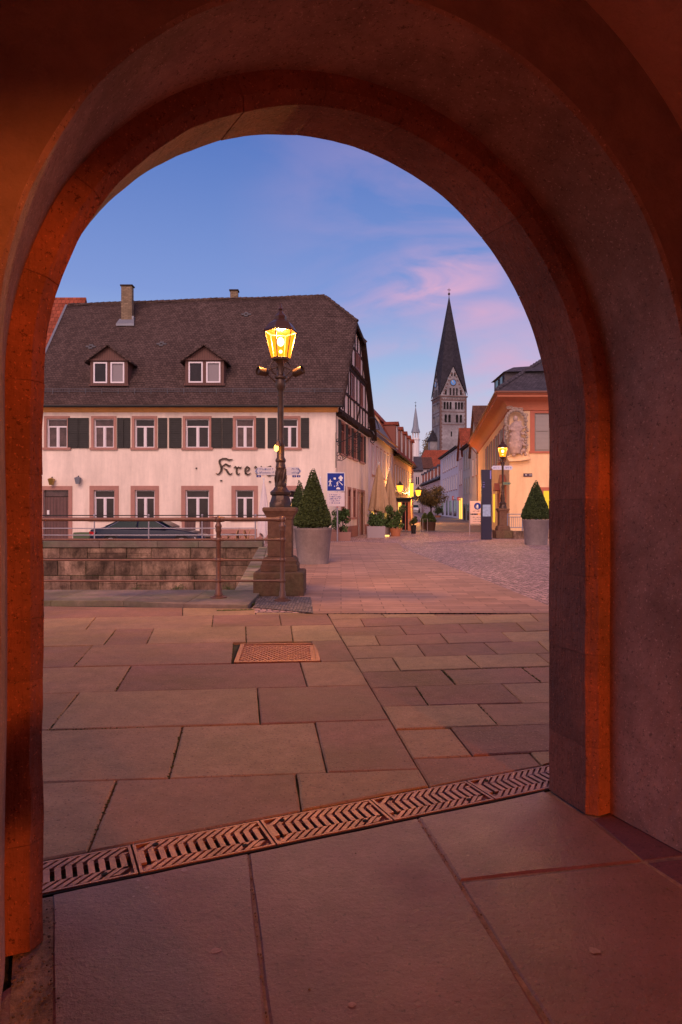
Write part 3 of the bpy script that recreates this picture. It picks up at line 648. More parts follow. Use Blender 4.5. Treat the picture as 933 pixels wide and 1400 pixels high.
# ------------------------------------------------------------------ lamp post
lampglass = emis('lamp_glass', (1.0, .24, .006), 2.6, .35); bulbm = emis('bulb', (1.0, .72, .28), 25)
def make_lamp(label, energy, ped=True, spots=True):
    t = thing('street_lamp', label, 'street lamp', (0, 0, 0), 0, 'cast iron lamps on stone pedestals')
    st = mat('pedestal_sandstone', (.20, .10, .065), .85, spec=.2, var=.45, vscale=2.5, bump=1.0, bscale=18, rnd=.15, col2=(.13, .09, .05))
    m = MB(); m.lathe([(.42, 0), (.42, .38), (.40, .40)], 4, sq=True); m.build('base_block', st, t, bevel=.02)
    m = MB(); m.lathe([(.31, .40), (.31, .50), (.29, .53), (.29, .58), (.24, .64)], 4, sq=True); m.build('plinth', st, t, bevel=.008)
    m = MB(); m.lathe([(.205, .64), (.205, 1.28)], 4, sq=True)
    for a in range(4): 
        c, s_ = math.cos(a * math.pi / 2), math.sin(a * math.pi / 2)
    m.build('pier', st, t, bevel=.01)
    m = MB(); m.lathe([(.215, 1.28), (.225, 1.32), (.27, 1.40), (.285, 1.42), (.285, 1.46), (.27, 1.48)], 4, sq=True); m.build('capital', st, t, bevel=.006)
    m = MB(); m.lathe([(.185, 1.48), (.185, 1.56), (.17, 1.58), (.145, 1.68), (.17, 1.70), (.175, 1.74), (.12, 1.79), (.10, 1.83)], 8, sq=True)
    m.lathe([(.095, 1.83), (.105, 1.87), (.085, 1.92), (.098, 2.0), (.10, 2.08), (.085, 2.14), (.095, 2.16), (.085, 2.18), (.075, 2.25), (.09, 2.27), (.09, 2.30), (.065, 2.34), (.065, 2.52), (.075, 2.54), (.06, 2.60), (.055, 2.66), (.05, 3.46), (.06, 3.50), (.085, 3.55), (.09, 3.62), (.075, 3.68), (.11, 3.70), (.11, 3.73), (.06, 3.76), (.045, 3.9), (.09, 3.98), (.15, 4.01), (.15, 4.03)], 16)
    for a in range(8):
        an = a * math.pi / 4
        m.tube([(.086 * math.cos(an), .086 * math.sin(an), 1.85), (.108 * math.cos(an + .5), .108 * math.sin(an + .5), 1.98), (.09 * math.cos(an + 1), .09 * math.sin(an + 1), 2.14)], .012, 5)
    for a in range(4):
        an = a * math.pi / 2 + .4; pts_ = []
        for k in range(9):
            r_ = .07 + .12 * math.sin(k / 8 * 3.0); pts_.append((r_ * math.cos(an), r_ * math.sin(an), 3.74 + .28 * k / 8))
        m.tube(pts_, .011, 6)
    m.build('post', castm, t, smooth=True)
    n6 = 6; r0, r1, z0, z1 = .165, .275, 4.04, 4.50
    m = MB(); m.lathe([(r0, z0), (r1, z1)], n6, rot=.28); g_ = m.build('lamp_glass', lampglass, t)
    m = MB()
    for k in range(n6):
        an = 2 * math.pi * k / n6 + .28; m.tube([(r0 * math.cos(an), r0 * math.sin(an), z0 - .01), (r1 * math.cos(an), r1 * math.sin(an), z1 + .01)], .010, 6)
        a2 = 2 * math.pi * (k + 1) / n6 + .28
        m.tube([(r0 * math.cos(an), r0 * math.sin(an), z0), (r0 * math.cos(a2), r0 * math.sin(a2), z0)], .012, 6); m.tube([(r1 * math.cos(an), r1 * math.sin(an), z1), (r1 * math.cos(a2), r1 * math.sin(a2), z1)], .014, 6)
        m.sphere((r1 * 1.08 * math.cos(an), r1 * 1.08 * math.sin(an), z1 + .01), .02, 6, 4)
    m.build('lantern_frame', castm, t, smooth=True)
    m = MB(); m.lathe([(.29, 4.51), (.285, 4.53), (.20, 4.64), (.11, 4.70), (.10, 4.71), (.11, 4.76), (.05, 4.82), (.03, 4.86), (.045, 4.89), (.02, 4.92), (.012, 4.99)], n6, rot=.28); m.build('lantern_roof', mat('lantern_roof_iron', (.10, .04, .03), .35, metal=.5), t)
    m = MB(); m.sphere((0, 0, 4.33), .06, 12, 8, (1, 1, 1.3)); m.sphere((.0, 0, 4.16), .028, 8, 6); m.build('bulb', bulbm, t, smooth=True)
    lamp('lamp_light', (0, 0, 4.44), energy, WARM, .07, t)
    if spots:
        for sx in (-1, 1):
            m = MB(); x = sx * .30; c = Vector((x, -.05, 3.80)); dr_ = Vector((sx * .75, -.55 if sx < 0 else -.35, .12 if sx < 0 else .3)).normalized()
            m.tube([c - dr_ * .09, c - dr_ * .07, c + dr_ * .10], [.05, .068, .075], 14, cap=False); m.tube([c - dr_ * .095, c - dr_ * .09], .05, 14); m.tube([c + dr_ * .07, c + dr_ * .072], .066, 14)
            m.tube([(sx * .05, 0, 3.60), (sx * .14, -.02, 3.68), (sx * .22, -.04, 3.76)], .014, 6); m.tube([(sx * .05, 0, 3.9), (sx * .16, -.02, 3.85), (sx * .24, -.04, 3.80)], .012, 6)
            m.build('spotlight', castm, t, smooth=True)
    return t
L1 = make_lamp('large dark cast iron street lamp with glowing lantern and two spotlights on mossy stone pedestal', 2800)
L1.location = (X_(384, 11.75), 11.75, 0)
# small lit fitting on the post
m1 = MB(); m1.tube([(0, -.05, 0), (0, -.14, .03)], .016, 6); m1.tube([(0, -.14, .09), (0, -.14, -.0)], [.03, .05], 10); m1.build('small_lamp', castm, L1, smooth=True).location = (-.03, 0, 2.52)
m1 = MB(); m1.sphere((0, -.14, -.03), .040, 10, 8, (1, 1, 1.5)); m1.build('small_bulb', emis('small_bulb_glow', (1, .5, .08), 6), L1, smooth=True).location = (-.06, 0, 2.52)
lamp('small_light', (-.06, -.34, 2.5), 5, WARM, .04, L1)
L2 = copy_tree(L1); L2['label'] = 'distant glowing street lamp on stone pedestal in front of the orange corner house'; L2.location = (X_(687.5, 36.3), 36.3, 0); L2.scale = (1.07, 1.07, 1.07)
for ch in list(L2.children):
    if ch.name.startswith(('small_', 'spotlight')): bpy.data.objects.remove(ch)
    elif ch.name.startswith('lamp_light'): ch.data = ch.data.copy(); ch.data.energy = 2600; ch.data.shadow_soft_size = .1
# direction arms
def glyphs(mb, x0, x1, z0, z1, y, rows=2, m=1):   # fine letter-like strokes
    mb.mi = m; h = (z1 - z0) / (rows * 1.7)
    for r_ in range(rows):
        zz = z1 - (r_ + .5) * (z1 - z0) / rows + h / 2; x = x0
        while x < x1 - h * .4:
            wd = h * random.uniform(.3, .75)
            if random.random() < .16: x += h * .6; continue
            mb.box(x, x + wd * .28, y - .002, y, zz - h, zz - h * random.choice((0, .3)))
            mb.box(x, x + wd, y - .0015, y - .0005, zz - h * random.choice((.4, 1)), zz - h * random.choice((.25, .0))) if random.random() < .5 else mb.box(x + wd * .7, x + wd, y - .002, y, zz - h, zz - h * .3)
            x += wd + h * .22
    mb.mi = 0
sgw = mat('sign_white', (.62, .60, .70), .4)
arms = []
for i, (ua, ub, lb) in enumerate(((348, 379, 'left pointing white finger sign with blue writing on the large lamp post'), (392, 412.5, 'right pointing white finger sign with blue writing on the large lamp post'))):
    Ya = 11.72; t = thing('direction_sign', lb, 'sign', (0, Ya, 0), 0, 'finger signs on the lamp post'); xa, xb = X_(ua, Ya), X_(ub, Ya); z0, z1 = Z_(649.5, Ya), Z_(638.5, Ya)
    m = MB(); tip = xa if i == 0 else xb; o_ = .07 if i == 0 else -.07
    pts_ = [(xa + (.06 if i == 0 else 0), 0, z0), (xb - (0 if i == 0 else .06), 0, z0), (xb, 0, (z0 + z1) / 2 if i else z0), (xb - (0 if i == 0 else .06), 0, z1), (xa + (.06 if i == 0 else 0), 0, z1), (xa, 0, (z0 + z1) / 2 if i == 0 else z1)]
    m.prism(pts_, (0, .02, 0)); m.build('panel', sgw, t)
    m = MB(); glyphs(m, xa + .09, xb - .05, z0 + .015, z1 - .01, -.001, 2, 0)
    ax = xa + .05 if i == 0 else xb - .05; sg = 1 if i == 0 else -1
    m.prism([(ax - sg * .035, -.003, (z0 + z1) / 2), (ax, -.003, z1 - .02), (ax + sg * .02, -.003, z1 - .02), (ax - sg * .012, -.003, (z0 + z1) / 2), (ax + sg * .02, -.003, z0 + .02), (ax, -.003, z0 + .02)], (0, .002, 0))
    m.build('lettering', mat('faded_blue', (.16, .2, .42), .5), t)
    m = MB(); c = [(351, 357)] if i == 0 else [(400, 405), (406, 411)]
    for a, b in c: m.mi = 0; m.box(X_(a, Ya), X_(b, Ya), 0, .015, Z_(652.5, Ya), z0 - .003); m.mi = 1; m.box(X_(a + 1.5, Ya), X_(b - 1.5, Ya), -.002, 0, Z_(651, Ya), Z_(650.5, Ya)); m.box(X_(a + 2.2, Ya), X_(b - 1.5, Ya), -.002, 0, Z_(651.7, Ya), Z_(651.2, Ya))
    m.build('pictogram_plate', [bluep, sgw], t)
t = thing('notice_plate', 'small blank white notice plate hanging below the left finger sign', 'sign', (0, 11.75, 0)); m = MB(); m.box(X_(372, 11.75), X_(378.5, 11.75), -.01, .0, Z_(655.5, 11.75), Z_(647.5, 11.75)); m.build('plate', white, t)
m = MB(); m.tube([(X_(377, 11.75), .005, Z_(652, 11.75)), (X_(382, 11.75), .03, Z_(652, 11.75))], .008, 6); m.build('bracket', castm, t)

# ------------------------------------------------------------------ topiary planters
def leaf_cloud(mb, fn, n, size):
    for k in range(n):
        p, nrm = fn(); mb.rv = min(1, max(0, random.gauss(.5, .25)))
        a = Vector((random.uniform(-1, 1), random.uniform(-1, 1), random.uniform(-1, 1))).normalized()
        d1 = (nrm * .5 + a).normalized() * size * random.uniform(.6, 1.3); d2 = d1.cross(Vector((random.uniform(-1, 1), random.uniform(-1, 1), random.uniform(-1, 1)))).normalized() * size * .5
        p = Vector(p); mb.poly([p, p + d1 * .5 + d2, p + d1, p + d1 * .5 - d2])
def cone_topiary(label, loc, rb, hb, rp, hp, n=9000, leaf=.035, pot=potg, group='clipped cone topiaries in planters'):
    t = thing('topiary_planter', label, 'planter', loc, random.uniform(0, 3), group)
    m = MB(); m.lathe([(rp * .80, 0), (rp * .97, hp * .93), (rp, hp * .95), (rp, hp), (rp * .93, hp), (rp * .92, hp - .06)], 40); m.build('pot', pot, t, smooth=True)
    m = MB(); m.lathe([(rp * .9, hp - .08), (rp * .9, hp - .07)], 20); m.build('soil', grout, t)
    m = MB(); m.tube([(0, 0, hp - .08), (0, 0, hp + .3)], .04, 8); m.build('stem', timber, t)
    def prof(h): return rb * min(1, (1 - h) ** .92 * 1.04 + .02) * (1 if h > .06 else .82 + 3 * h)
    def fn():
        h = 1 - math.sqrt(random.random()); h = min(.995, h); an = random.uniform(0, 2 * math.pi); depth = random.random() ** 2 * .12
        r_ = prof(h) * (1 + .05 * noise.noise(Vector((math.cos(an) * 2.5 + loc[0], math.sin(an) * 2.5, h * 6))) + (.05 if random.random() < .06 else 0) - depth)
        return ((r_ * math.cos(an), r_ * math.sin(an), hp + .03 + hb * h), Vector((math.cos(an), math.sin(an), .3)))
    m = MB(); leaf_cloud(m, fn, n, leaf); m.rv = .15; m.lathe([(rb * .72, hp + .02), (rb * .84, hp + .1), (rb * .45, hp + hb * .5), (.01, hp + hb * .93)], 16)
    m.build('foliage', leafm, t)
    return t
cone_topiary('largest cone topiary in a grey round planter, right behind the big lamp', (X_(428.3, 18.5), 18.5, 0), .50, 1.58, .52, .97, 12000, .04)
cone_topiary('narrow cone topiary half hidden behind the large left topiary', (X_(410, 26.5), 26.5, 0), .50, 1.75, .52, .85, 5000, .05)
cone_topiary('cone topiary in a pale stained planter by the right edge of the arch', (X_(733, 29.2), 29.2, 0), .62, 1.62, .58, 1.08, 10000, .05)
for i, u in enumerate((581, 588.5)):
    cone_topiary(('left', 'right')[i] + ' one of two small dark topiaries in brown tubs standing in the street', (X_(u, 54 - i * 3), 54 - i * 3, .012), .36 + .06 * i, .75, .34 + .08 * i, .55 + .1 * i, 1800, .08, mat('brown_tub', (.07, .03, .02), .8))

# ------------------------------------------------------------------ residential-zone sign
Ys = 32.7; t = thing('residential_zone_sign', 'blue play street sign above a white text plate on a grey post', 'sign', (X_(459.3, Ys), Ys, 0))
m = MB(); m.tube([(.08, 0.03, 0), (.08, 0.03, 3.2)], .035, 10); m.build('post', greyrail, t, smooth=True)
m = MB(); m.tube([(.08, 0.03, 1.62), (.08, 0.03, 1.80)], .038, 10); m.build('red_band', redp, t, smooth=True)
m = MB(); m.box(-.43, .43, -.02, .0, Z_(672, Ys), Z_(646, Ys)); m.build('panel', white, t, bevel=.01)
zb, zt_ = Z_(671, Ys), Z_(647, Ys); m = MB(); m.box(-.40, .40, -.025, -.021, zb, zt_); m.build('blue_field', bluep, t)
m = MB(); sc = (zt_ - zb); y = -.03
def qp(pts_): m.prism([(-.40 + a * .8, y, zb + b * sc) for a, b in pts_], (0, .004, 0))
def person(cx, cz, h):
    qp([(cx - .035 * h, cz + .88 * h), (cx + .06 * h, cz + .86 * h), (cx + .07 * h, cz + .98 * h), (cx - .02 * h, cz + h)])
    qp([(cx - .10 * h, cz + .45 * h), (cx + .10 * h, cz + .45 * h), (cx + .08 * h, cz + .84 * h), (cx - .10 * h, cz + .84 * h)])
    qp([(cx - .28 * h, cz + .62 * h), (cx - .1 * h, cz + .8 * h), (cx - .1 * h, cz + .7 * h), (cx - .25 * h, cz + .55 * h)]); qp([(cx + .08 * h, cz + .8 * h), (cx + .3 * h, cz + .66 * h), (cx + .28 * h, cz + .6 * h), (cx + .08 * h, cz + .7 * h)])
    qp([(cx - .10 * h, cz + .45 * h), (cx - .0 * h, cz + .45 * h), (cx - .12 * h, cz + .0 * h), (cx - .24 * h, cz)]); qp([(cx + .0 * h, cz + .45 * h), (cx + .10 * h, cz + .45 * h), (cx + .2 * h, cz + .02 * h), (cx + .1 * h, cz)])
person(.17, .26, .40); person(.60, .25, .28)
qp([(.36, .70), (.40, .64), (.50, .64), (.52, .70), (.50, .75), (.38, .75)])
qp([(.68, .68), (.66, .74), (.80, .88), (.94, .74), (.92, .68), (.88, .68), (.88, .56), (.74, .56), (.74, .68)])
qp([(.64, .56), (.68, .56), (.94, .33), (.90, .30)]); qp([(.40, .26), (.44, .30), (.47, .26), (.43, .22)])
qp([(.54, .08), (.54, .15), (.60, .20), (.70, .20), (.76, .14), (.78, .08)])
m.build('pictogram', white, t)
m = MB(); m.box(-.43, .43, -.02, .0, Z_(692.5, Ys), Z_(673, Ys)); m.build('text_plate', mat('plate_white', (.66, .55, .55), .5), t, bevel=.01)
m = MB(); glyphs(m, -.30, .22, Z_(689, Ys), Z_(675, Ys), -.022, 5, 0)
for k in range(14): a = k * math.pi / 7; m.box(.20 + .05 * math.cos(a) - .008, .20 + .05 * math.cos(a) + .008, -.024, -.022, Z_(680, Ys) + .05 * math.sin(a) - .008, Z_(680, Ys) + .05 * math.sin(a) + .008)
m.build('lettering', bluep, t)

# ------------------------------------------------------------------ buildings: shared pieces
def window(t, x0, x1, z0, z1, mp=None, sur=.16, surm=surr, fm=winw, pm=glass, rec=.15, style='tee', sill=True, proud=.035, label=None, fw=.05):
    m = MB(mp); 
    if sur:
        m.box(x0 - sur, x0, -proud, .02, z0 - .0, z1); m.box(x1, x1 + sur, -proud, .02, z0 - .0, z1); m.box(x0 - sur, x1 + sur, -proud, .02, z1, z1 + sur)
        if sill: m.box(x0 - sur - .06, x1 + sur + .06, -proud - .05, .02, z0 - .12, z0)
    else: m.box(x0 - .05, x1 + .05, -.05, .02, z0 - .07, z0)
    w_ = m.build('window', surm, t)
    if label: w_['label'] = label
    if fm:
        m = MB(mp); ya, yb = rec - .07, rec - .015
        def bar(a, b, c, d): m.box(a, b, ya, yb, c, d)
        bar(x0, x0 + fw, z0, z1); bar(x1 - fw, x1, z0, z1); bar(x0 + fw, x1 - fw, z0, z0 + fw); bar(x0 + fw, x1 - fw, z1 - fw, z1)
        xc = (x0 + x1) / 2
        if style == 'tee':
            zt = z1 - (z1 - z0) * .27; bar(x0 + fw, x1 - fw, zt - fw * .7, zt + fw * .7); m.box(xc - fw * .9, xc + fw * .9, ya - .015, yb, z0 + fw, zt - fw * .7)
            for a, b in ((x0 + fw, xc - fw * .9), (xc + fw * .9, x1 - fw)): m.box(a, a + .03, ya + .015, yb, z0 + fw, zt - fw * .7); m.box(b - .03, b, ya + .015, yb, z0 + fw, zt - fw * .7)
        elif style == 'two': m.box(xc - fw * .7, xc + fw * .7, ya, yb, z0 + fw, z1 - fw)
        m.build('frame', fm, w_)
    m = MB(mp); m.box(x0, x1, rec - .03, rec - .004, z0, z1); m.build('pane', pm, w_)
    return w_
def shutter(t, x0, x1, z0, z1, mp=None, m_=shut):
    m = MB(mp); m.box(x0, x1, -.06, -.012, z0, z1)
    m.box(x0, x0 + .045, -.072, -.06, z0, z1); m.box(x1 - .045, x1, -.072, -.06, z0, z1)
    for z in (z0, (z0 + z1) / 2 - .03, z1 - .06): m.box(x0 + .045, x1 - .045, -.07, -.06, z, z + .06)
    return m.build('shutter', m_, t)

# ------------------------------------------------------------------ the pub
PY = 34.0
pub = thing('pub_building', 'long cream pub with steep brown tiled roof, two dormers and dark Gothic lettering', 'building', (-.27, PY, 0))
def px(u, Y=PY): return X_(u, Y) + .27
def pz(v, Y=PY): return Z_(v, Y)
side = lambda a, q, z: (.2 * a - q * .98, a + q * .2, z)
up = [(64.5, 92.4), (128.8, 156), (184.4, 211.7), (254, 286.3), (322.6, 347.2), (384.5, 407.5)]
lo = [(128.8, 157), (185, 212), (254, 286.3), (322.6, 347.2), (384.5, 407.5)]
holes = []; uz0, uz1, lz0, lz1 = pz(612), pz(572.5), pz(709), pz(670)
for a, b in up: holes.append((px(a), px(b), uz0, uz1))
for a, b in lo: holes.append((px(a), px(b), lz0, lz1))
dh = (px(60), px(94.3), -.4, pz(670)); holes.append(dh)
m = MB(); m.wall(-15.1, 0, -.7, 6.75, holes, rec=.18)
m.poly([(-15.1, 0, -.7), (-15.1, 0, 6.75), (-15.1, 10.2, 6.75), (-15.1, 10.2, -.7)]); m.poly([(-15.1, 0, 6.75), (-15.1, 5, 13.0), (-15.1, 10.2, 6.75)])
m.poly([(-15.1, 10.2, -.7), (2.04, 10.2, -.7), (2.04, 10.2, 6.75), (-15.1, 10.2, 6.75)]); m.build('wall', pubw, pub)
for i, (a, b) in enumerate(up): window(pub, px(a), px(b), uz0, uz1, rec=.18, pm=glassc if i in (0, 1, 4) else glass, sur=.13, surm=surr)
for i, (a, b) in enumerate(lo): window(pub, px(a), px(b), lz0, lz1, rec=.18, sur=.21, pm=glass)
for a, b in [(93.8, 107.6), (108.2, 122), (161, 169.6), (170.2, 178.6), (216.8, 229), (231.9, 248.6), (289.5, 303.7), (304.3, 318.5), (350.6, 362.6), (366.4, 378.9), (411.7, 422.8)]:
    if (a, b) in ((161, 169.6), (170.2, 178.6)): pass
    shutter(pub, px(a), px(b), pz(612.6), pz(571.6))
# door
m = MB(); x0, x1, _, z1 = dh; m.box(x0 - .18, x0, -.04, .02, -.4, z1); m.box(x1, x1 + .18, -.04, .02, -.4, z1); m.box(x0 - .18, x1 + .18, -.04, .02, z1, z1 + .2); m.build('door_surround', surr, pub)
m = MB(); m.box(x0, x1, .10, .15, -.4, pz(679.5)); dr = m.build('door', doorw, pub)
m = MB()
for a, b in ((x0 + .12, (x0 + x1) / 2 - .05), ((x0 + x1) / 2 + .05, x1 - .12)):
    for c, d in ((pz(724), pz(712)), (pz(708), pz(683))): m.box(a, b, .085, .10, c, d)
m.build('door_panels', doorw, dr)
m = MB(); m.box(x0, x1, .11, .14, pz(678.5), z1); m.build('transom', glassc, pub); m = MB(); m.box(x0, x1, .09, .15, pz(679.5), pz(678.5)); m.build('transom_bar', timber, pub)
m = MB(); m.box(px(64), px(67), .06, .085, pz(703.5), pz(697.5)); m.build('notice', white, dr)
# cellar hatch and base band
m = MB(); a, b = px(253), px(288); m.box(a - .15, a, -.03, .0, -.4, pz(712.5)); m.box(b, b + .15, -.03, 0, -.4, pz(712.5)); m.box(a - .15, b + .15, -.03, 0, pz(712.5), pz(710.8)); m.build('hatch_surround', surr, pub)
m = MB(); c = (a + b) / 2; m.box(a, c - .1, -.02, -.002, -.4, pz(712.7)); m.box(c + .1, b, -.02, -.002, -.4, pz(712.7)); m.build('cellar_hatch', doorw, pub)
m = MB(); m.box(px(300), .02, -.025, -.002, -.4, .55); m.build('base_band', surr, pub)
# cornice under the eaves
m = MB(); m.prism([(-15.15, 0, 6.36), (-15.15, -.10, 6.42), (-15.15, -.30, 6.60), (-15.15, -.30, 6.66), (-15.15, 0, 6.66)], (15.25, 0, 0)); m.build('cornice', mat('cornice_lamplit', (.78, .40, .12), .85, var=.1), pub)  # orange lamplight from below is put into the cornice colour
m = MB(); m.tube([(-15.4, -.50, 6.60), (.35, -.50, 6.60)], .065, 8); m.tube([(px(460), -.06, 6.5), (px(460), -.06, 5.3)], .012, 5); m.build('gutter', blk, pub, smooth=True)
# roof
rf = MB(); rf.mi = 0
EYy, EZ, RY = -.48, 6.66, 5.0
def ridgez(x): return 13.22 + (x + 15.3) / 14.7 * .5 + .05 * noise.noise(Vector((x * .8, 0, 3)))
def rz(x, y): 
    t = (y - EYy) / (RY - EYy); r_ = ridgez(x); z = EZ + (r_ - EZ) * t; z -= .16 * math.sin(min(1, t * 3.2) * math.pi) if t < .3125 else 0
    return z + .035 * noise.noise(Vector((x * .5, y * .7, 1.2)))
yc = 3.55
nxs, nys = 48, 14
def rowpts(y):
    xr_ = (.2 * y + .45) if y <= yc else lerp(.2 * yc + .45, -.63, (y - yc) / (RY - yc))
    return [(lerp(-15.35, xr_, i / nxs), y) for i in range(nxs + 1)]
ysr = [EYy + (yc - EYy) * k / 10 for k in range(11)] + [yc + (RY - yc) * k / 5 for k in range(1, 6)]
vv = []
for y in ysr: vv += [(x, yy, rz(x, yy)) for x, yy in rowpts(y)]
k_ = nxs + 1; fs = [(j * k_ + i, j * k_ + i + 1, (j + 1) * k_ + i + 1, (j + 1) * k_ + i) for j in range(len(ysr) - 1) for i in range(nxs)]
rf.add(vv, fs)
ymc = 6.45; cF = (.2 * yc + .45, yc, rz(.2 * yc + .45, yc)); cB = (.2 * ymc + .45, ymc, 11.45); rE = (-.63, RY, rz(-.63, RY)); eB = (2.6, 10.7, 6.5); 
rf.poly([cF, cB, rE]); rf.poly([(-15.35, RY, ridgez(-15.3)), rE, cB, eB, (-15.35, 10.7, 6.5)])
roof = rf.build('roof', tileb, pub, smooth=True)
md = roof.modifiers.new('thick', 'SOLIDIFY'); md.thickness = .09; md.offset = -1
m = MB(); x = -15.3
while x < -.7: m.tube([(x, RY, rz(x, RY) + .02), (x + .36, RY, rz(x + .36, RY) + .035)], [.085, .10], 8); x += .34
for a, b, n_ in ((rE, cF, 7), (rE, cB, 7)):
    a, b = Vector(a), Vector(b)
    for k in range(n_): m.tube([a.lerp(b, k / n_) + Vector((0, 0, .0)), a.lerp(b, (k + 1.05) / n_) + Vector((0, 0, .02))], [.08, .10], 8)
m.build('ridge_tiles', tileb, roof, smooth=True)
# verge boards
m = MB(); bo = [(.2 * y + .46, y, rz(.2 * y + .45, y)) for y in (EYy, .4, 1.4, 2.5, yc)]
for a, b in zip(bo, bo[1:]): m.prism([a, b, (b[0], b[1], b[2] - .22), (a[0], a[1], a[2] - .22)], (-.05, 0, 0))
a, b = cB, eB; m.prism([(a[0] + .02, a[1], a[2]), (b[0] + .02, b[1], b[2]), (b[0] + .02, b[1], b[2] - .45), (a[0] + .02, a[1], a[2] - .45)], (-.35, 0, 0)); m.prism([cF, cB, (cB[0], cB[1], cB[2] - .22), (cF[0], cF[1], cF[2] - .22)], (-.05, 0, 0))
m.build('verge_board', timber, pub)
m = MB(); m.prism([(-15.36, RY, ridgez(-15.3) + .03), (-15.36, EYy, EZ + .04), (-15.36, EYy, EZ - .15), (-15.36, RY, ridgez(-15.3) - .15)], (-.12, 0, 0)); m.build('verge_flashing', zinc, pub)
# snow guard
m = MB(); ya = .22; 
for dz in (.06, .20): m.tube([(-15.3, ya - .03, rz(-8, ya) + dz), (.35, ya - .03, rz(-8, ya) + dz)], .012, 5)
x = -15.3
while x < .35: m.box(x, x + .012, ya - .035, ya - .02, rz(-8, ya) + .05, rz(-8, ya) + .2); x += .085
x = -15
while x < .3: m.box(x, x + .03, ya - .05, ya - .03, rz(-8, ya) - .08, rz(-8, ya) + .22); x += .82
m.build('snow_guard', mat('dull_zinc', (.11, .105, .12), .7, spec=.2), roof)
for u, v in ((125, 472), (221.5, 470), (337, 432.5)):
    m = MB()
    Yd = (38 if v < 450 else 36.4); x = px(u, Yd); y = Yd - PY
    # find point on the roof along the ray
    for _ in range(20): Yd = PY + EYy + (Z_(v, Yd) - EZ) / 1.24; x = px(u, Yd)
    y = Yd - PY; z = rz(x, y)
    for dx, dz in ((-.16, 0), (.16, 0), (0, .1), (0, -.1)): m.box(x + dx - .1, x + dx + .1, y + dz / 1.24 - .09, y + dz / 1.24 + .02, z + dz - .04, z + dz + .04)
    m.build('roof_vent', MATS['dull_zinc'], roof)
# dormers
def dormer(t, xl, xr, zb, ztop, zap, yf, mp=None, roofm=tileb):
    m = MB(); cx = (xl + xr) / 2; yb = lambda z: (z - EZ) / 1.24 + EYy + .2
    wins = ((px(77 + 0) * 0 + xl + (xr - xl) * .09, xl + (xr - xl) * .455), (xl + (xr - xl) * .545, xl + (xr - xl) * .91))
    m.wall(xl, xr, zb, ztop, [(a, b, zb + .1, ztop - .12) for a, b in wins], y=yf, rec=.1)
    m.poly([(xl, yf, zb), (xl, yf, ztop), (xl, yb(ztop), ztop), (xl, yb(zb), zb)]); m.poly([(xr, yf, zb), (xr, yb(zb), zb), (xr, yb(ztop), ztop), (xr, yf, ztop)])
    m.poly([(xl - .1, yf - .02, ztop), (xr + .1, yf - .02, ztop), (cx, yf - .02, zap)])
    d = m.build('dormer', dormw, t)
    m = MB(); e = .22; zr = zap + .06
    for sx in (-1, 1):
        xe = cx + sx * ((xr - xl) / 2 + e); ze = ztop - .10
        a, b, c, dd = (xe, yf - .25, ze), (cx, yf - .25, zr), (cx, yb(zr) + .2, zr), (xe, yb(ze) + .2, ze)
        m.add([a, b, c, dd] + [(q[0], q[1], q[2] - .09) for q in (a, b, c, dd)], [(0, 1, 2, 3), (4, 7, 6, 5), (0, 4, 5, 1), (0, 3, 7, 4), (3, 2, 6, 7)])
    m.build('dormer_roof', roofm, d)
    m = MB(); m.box(xl - .12, xr + .12, yf - .1, yf - .02, ztop - .06, ztop + .04); m.box(xl - .05, xr + .05, yf - .06, yf - .0, zb - .05, zb + .05); m.build('dormer_trim', dormw, d)
    for i, (a, b) in enumerate(wins):
        m = MB(); z0, z1 = zb + .1, ztop - .12; ya, yb2 = yf - .02, yf + .05
        m.box(a, a + .07, ya, yb2, z0, z1); m.box(b - .07, b, ya, yb2, z0, z1); m.box(a + .07, b - .07, ya, yb2, z0, z0 + .07); m.box(a + .07, b - .07, ya, yb2, z1 - .07, z1); m.build('window_frame', winw, d)
        m = MB(); m.box(a + .05, b - .05, yf + .055, yf + .07, z0 + .05, z1 - .05); m.build('pane', glass if i == 0 else mat('grey_blind', (.22, .19, .21), .5), d)
Yd = 34.45
for ul, ur, vb, vt, va in ((123.6, 175, 526.5, 492, 473), (253.4, 306.5, 526, 491.5, 473)):
    dormer(pub, px(ul, Yd), px(ur, Yd), Z_(vb, Yd), Z_(vt, Yd), Z_(va, Yd), Yd - PY)
# chimneys
for ul, ur, vb, vt, y in ((165, 183, 452, 391, 3.75), (314, 327.5, 420, 397.5, 5.4)):
    Yc = PY + y; a, b = px(ul, Yc) + .04, px(ur, Yc) - .10; m = MB(); m.box(a, b, y, y + .35, Z_(vb, Yc), Z_(vt, Yc)); c = m.build('chimney', brickc, roof)
    m = MB(); m.box(a - .05, b + .05, y - .05, y + .40, Z_(vt, Yc), Z_(vt, Yc) + .07); m.build('chimney_cap', timber, roof)
    if ul < 200: m = MB(); m.prism([(a - .2, y - .25, Z_(447, Yc)), (b + .2, y - .25, Z_(447, Yc)), (b + .12, y - .02, Z_(440, Yc)), (a - .12, y - .02, Z_(440, Yc))], (0, 0, .12)); m.box(a - .1, a, y, y + .5, Z_(447, Yc), Z_(436, Yc)); m.box(b, b + .1, y, y + .5, Z_(447, Yc), Z_(432, Yc)); m.build('chimney_flashing', zinc, roof)
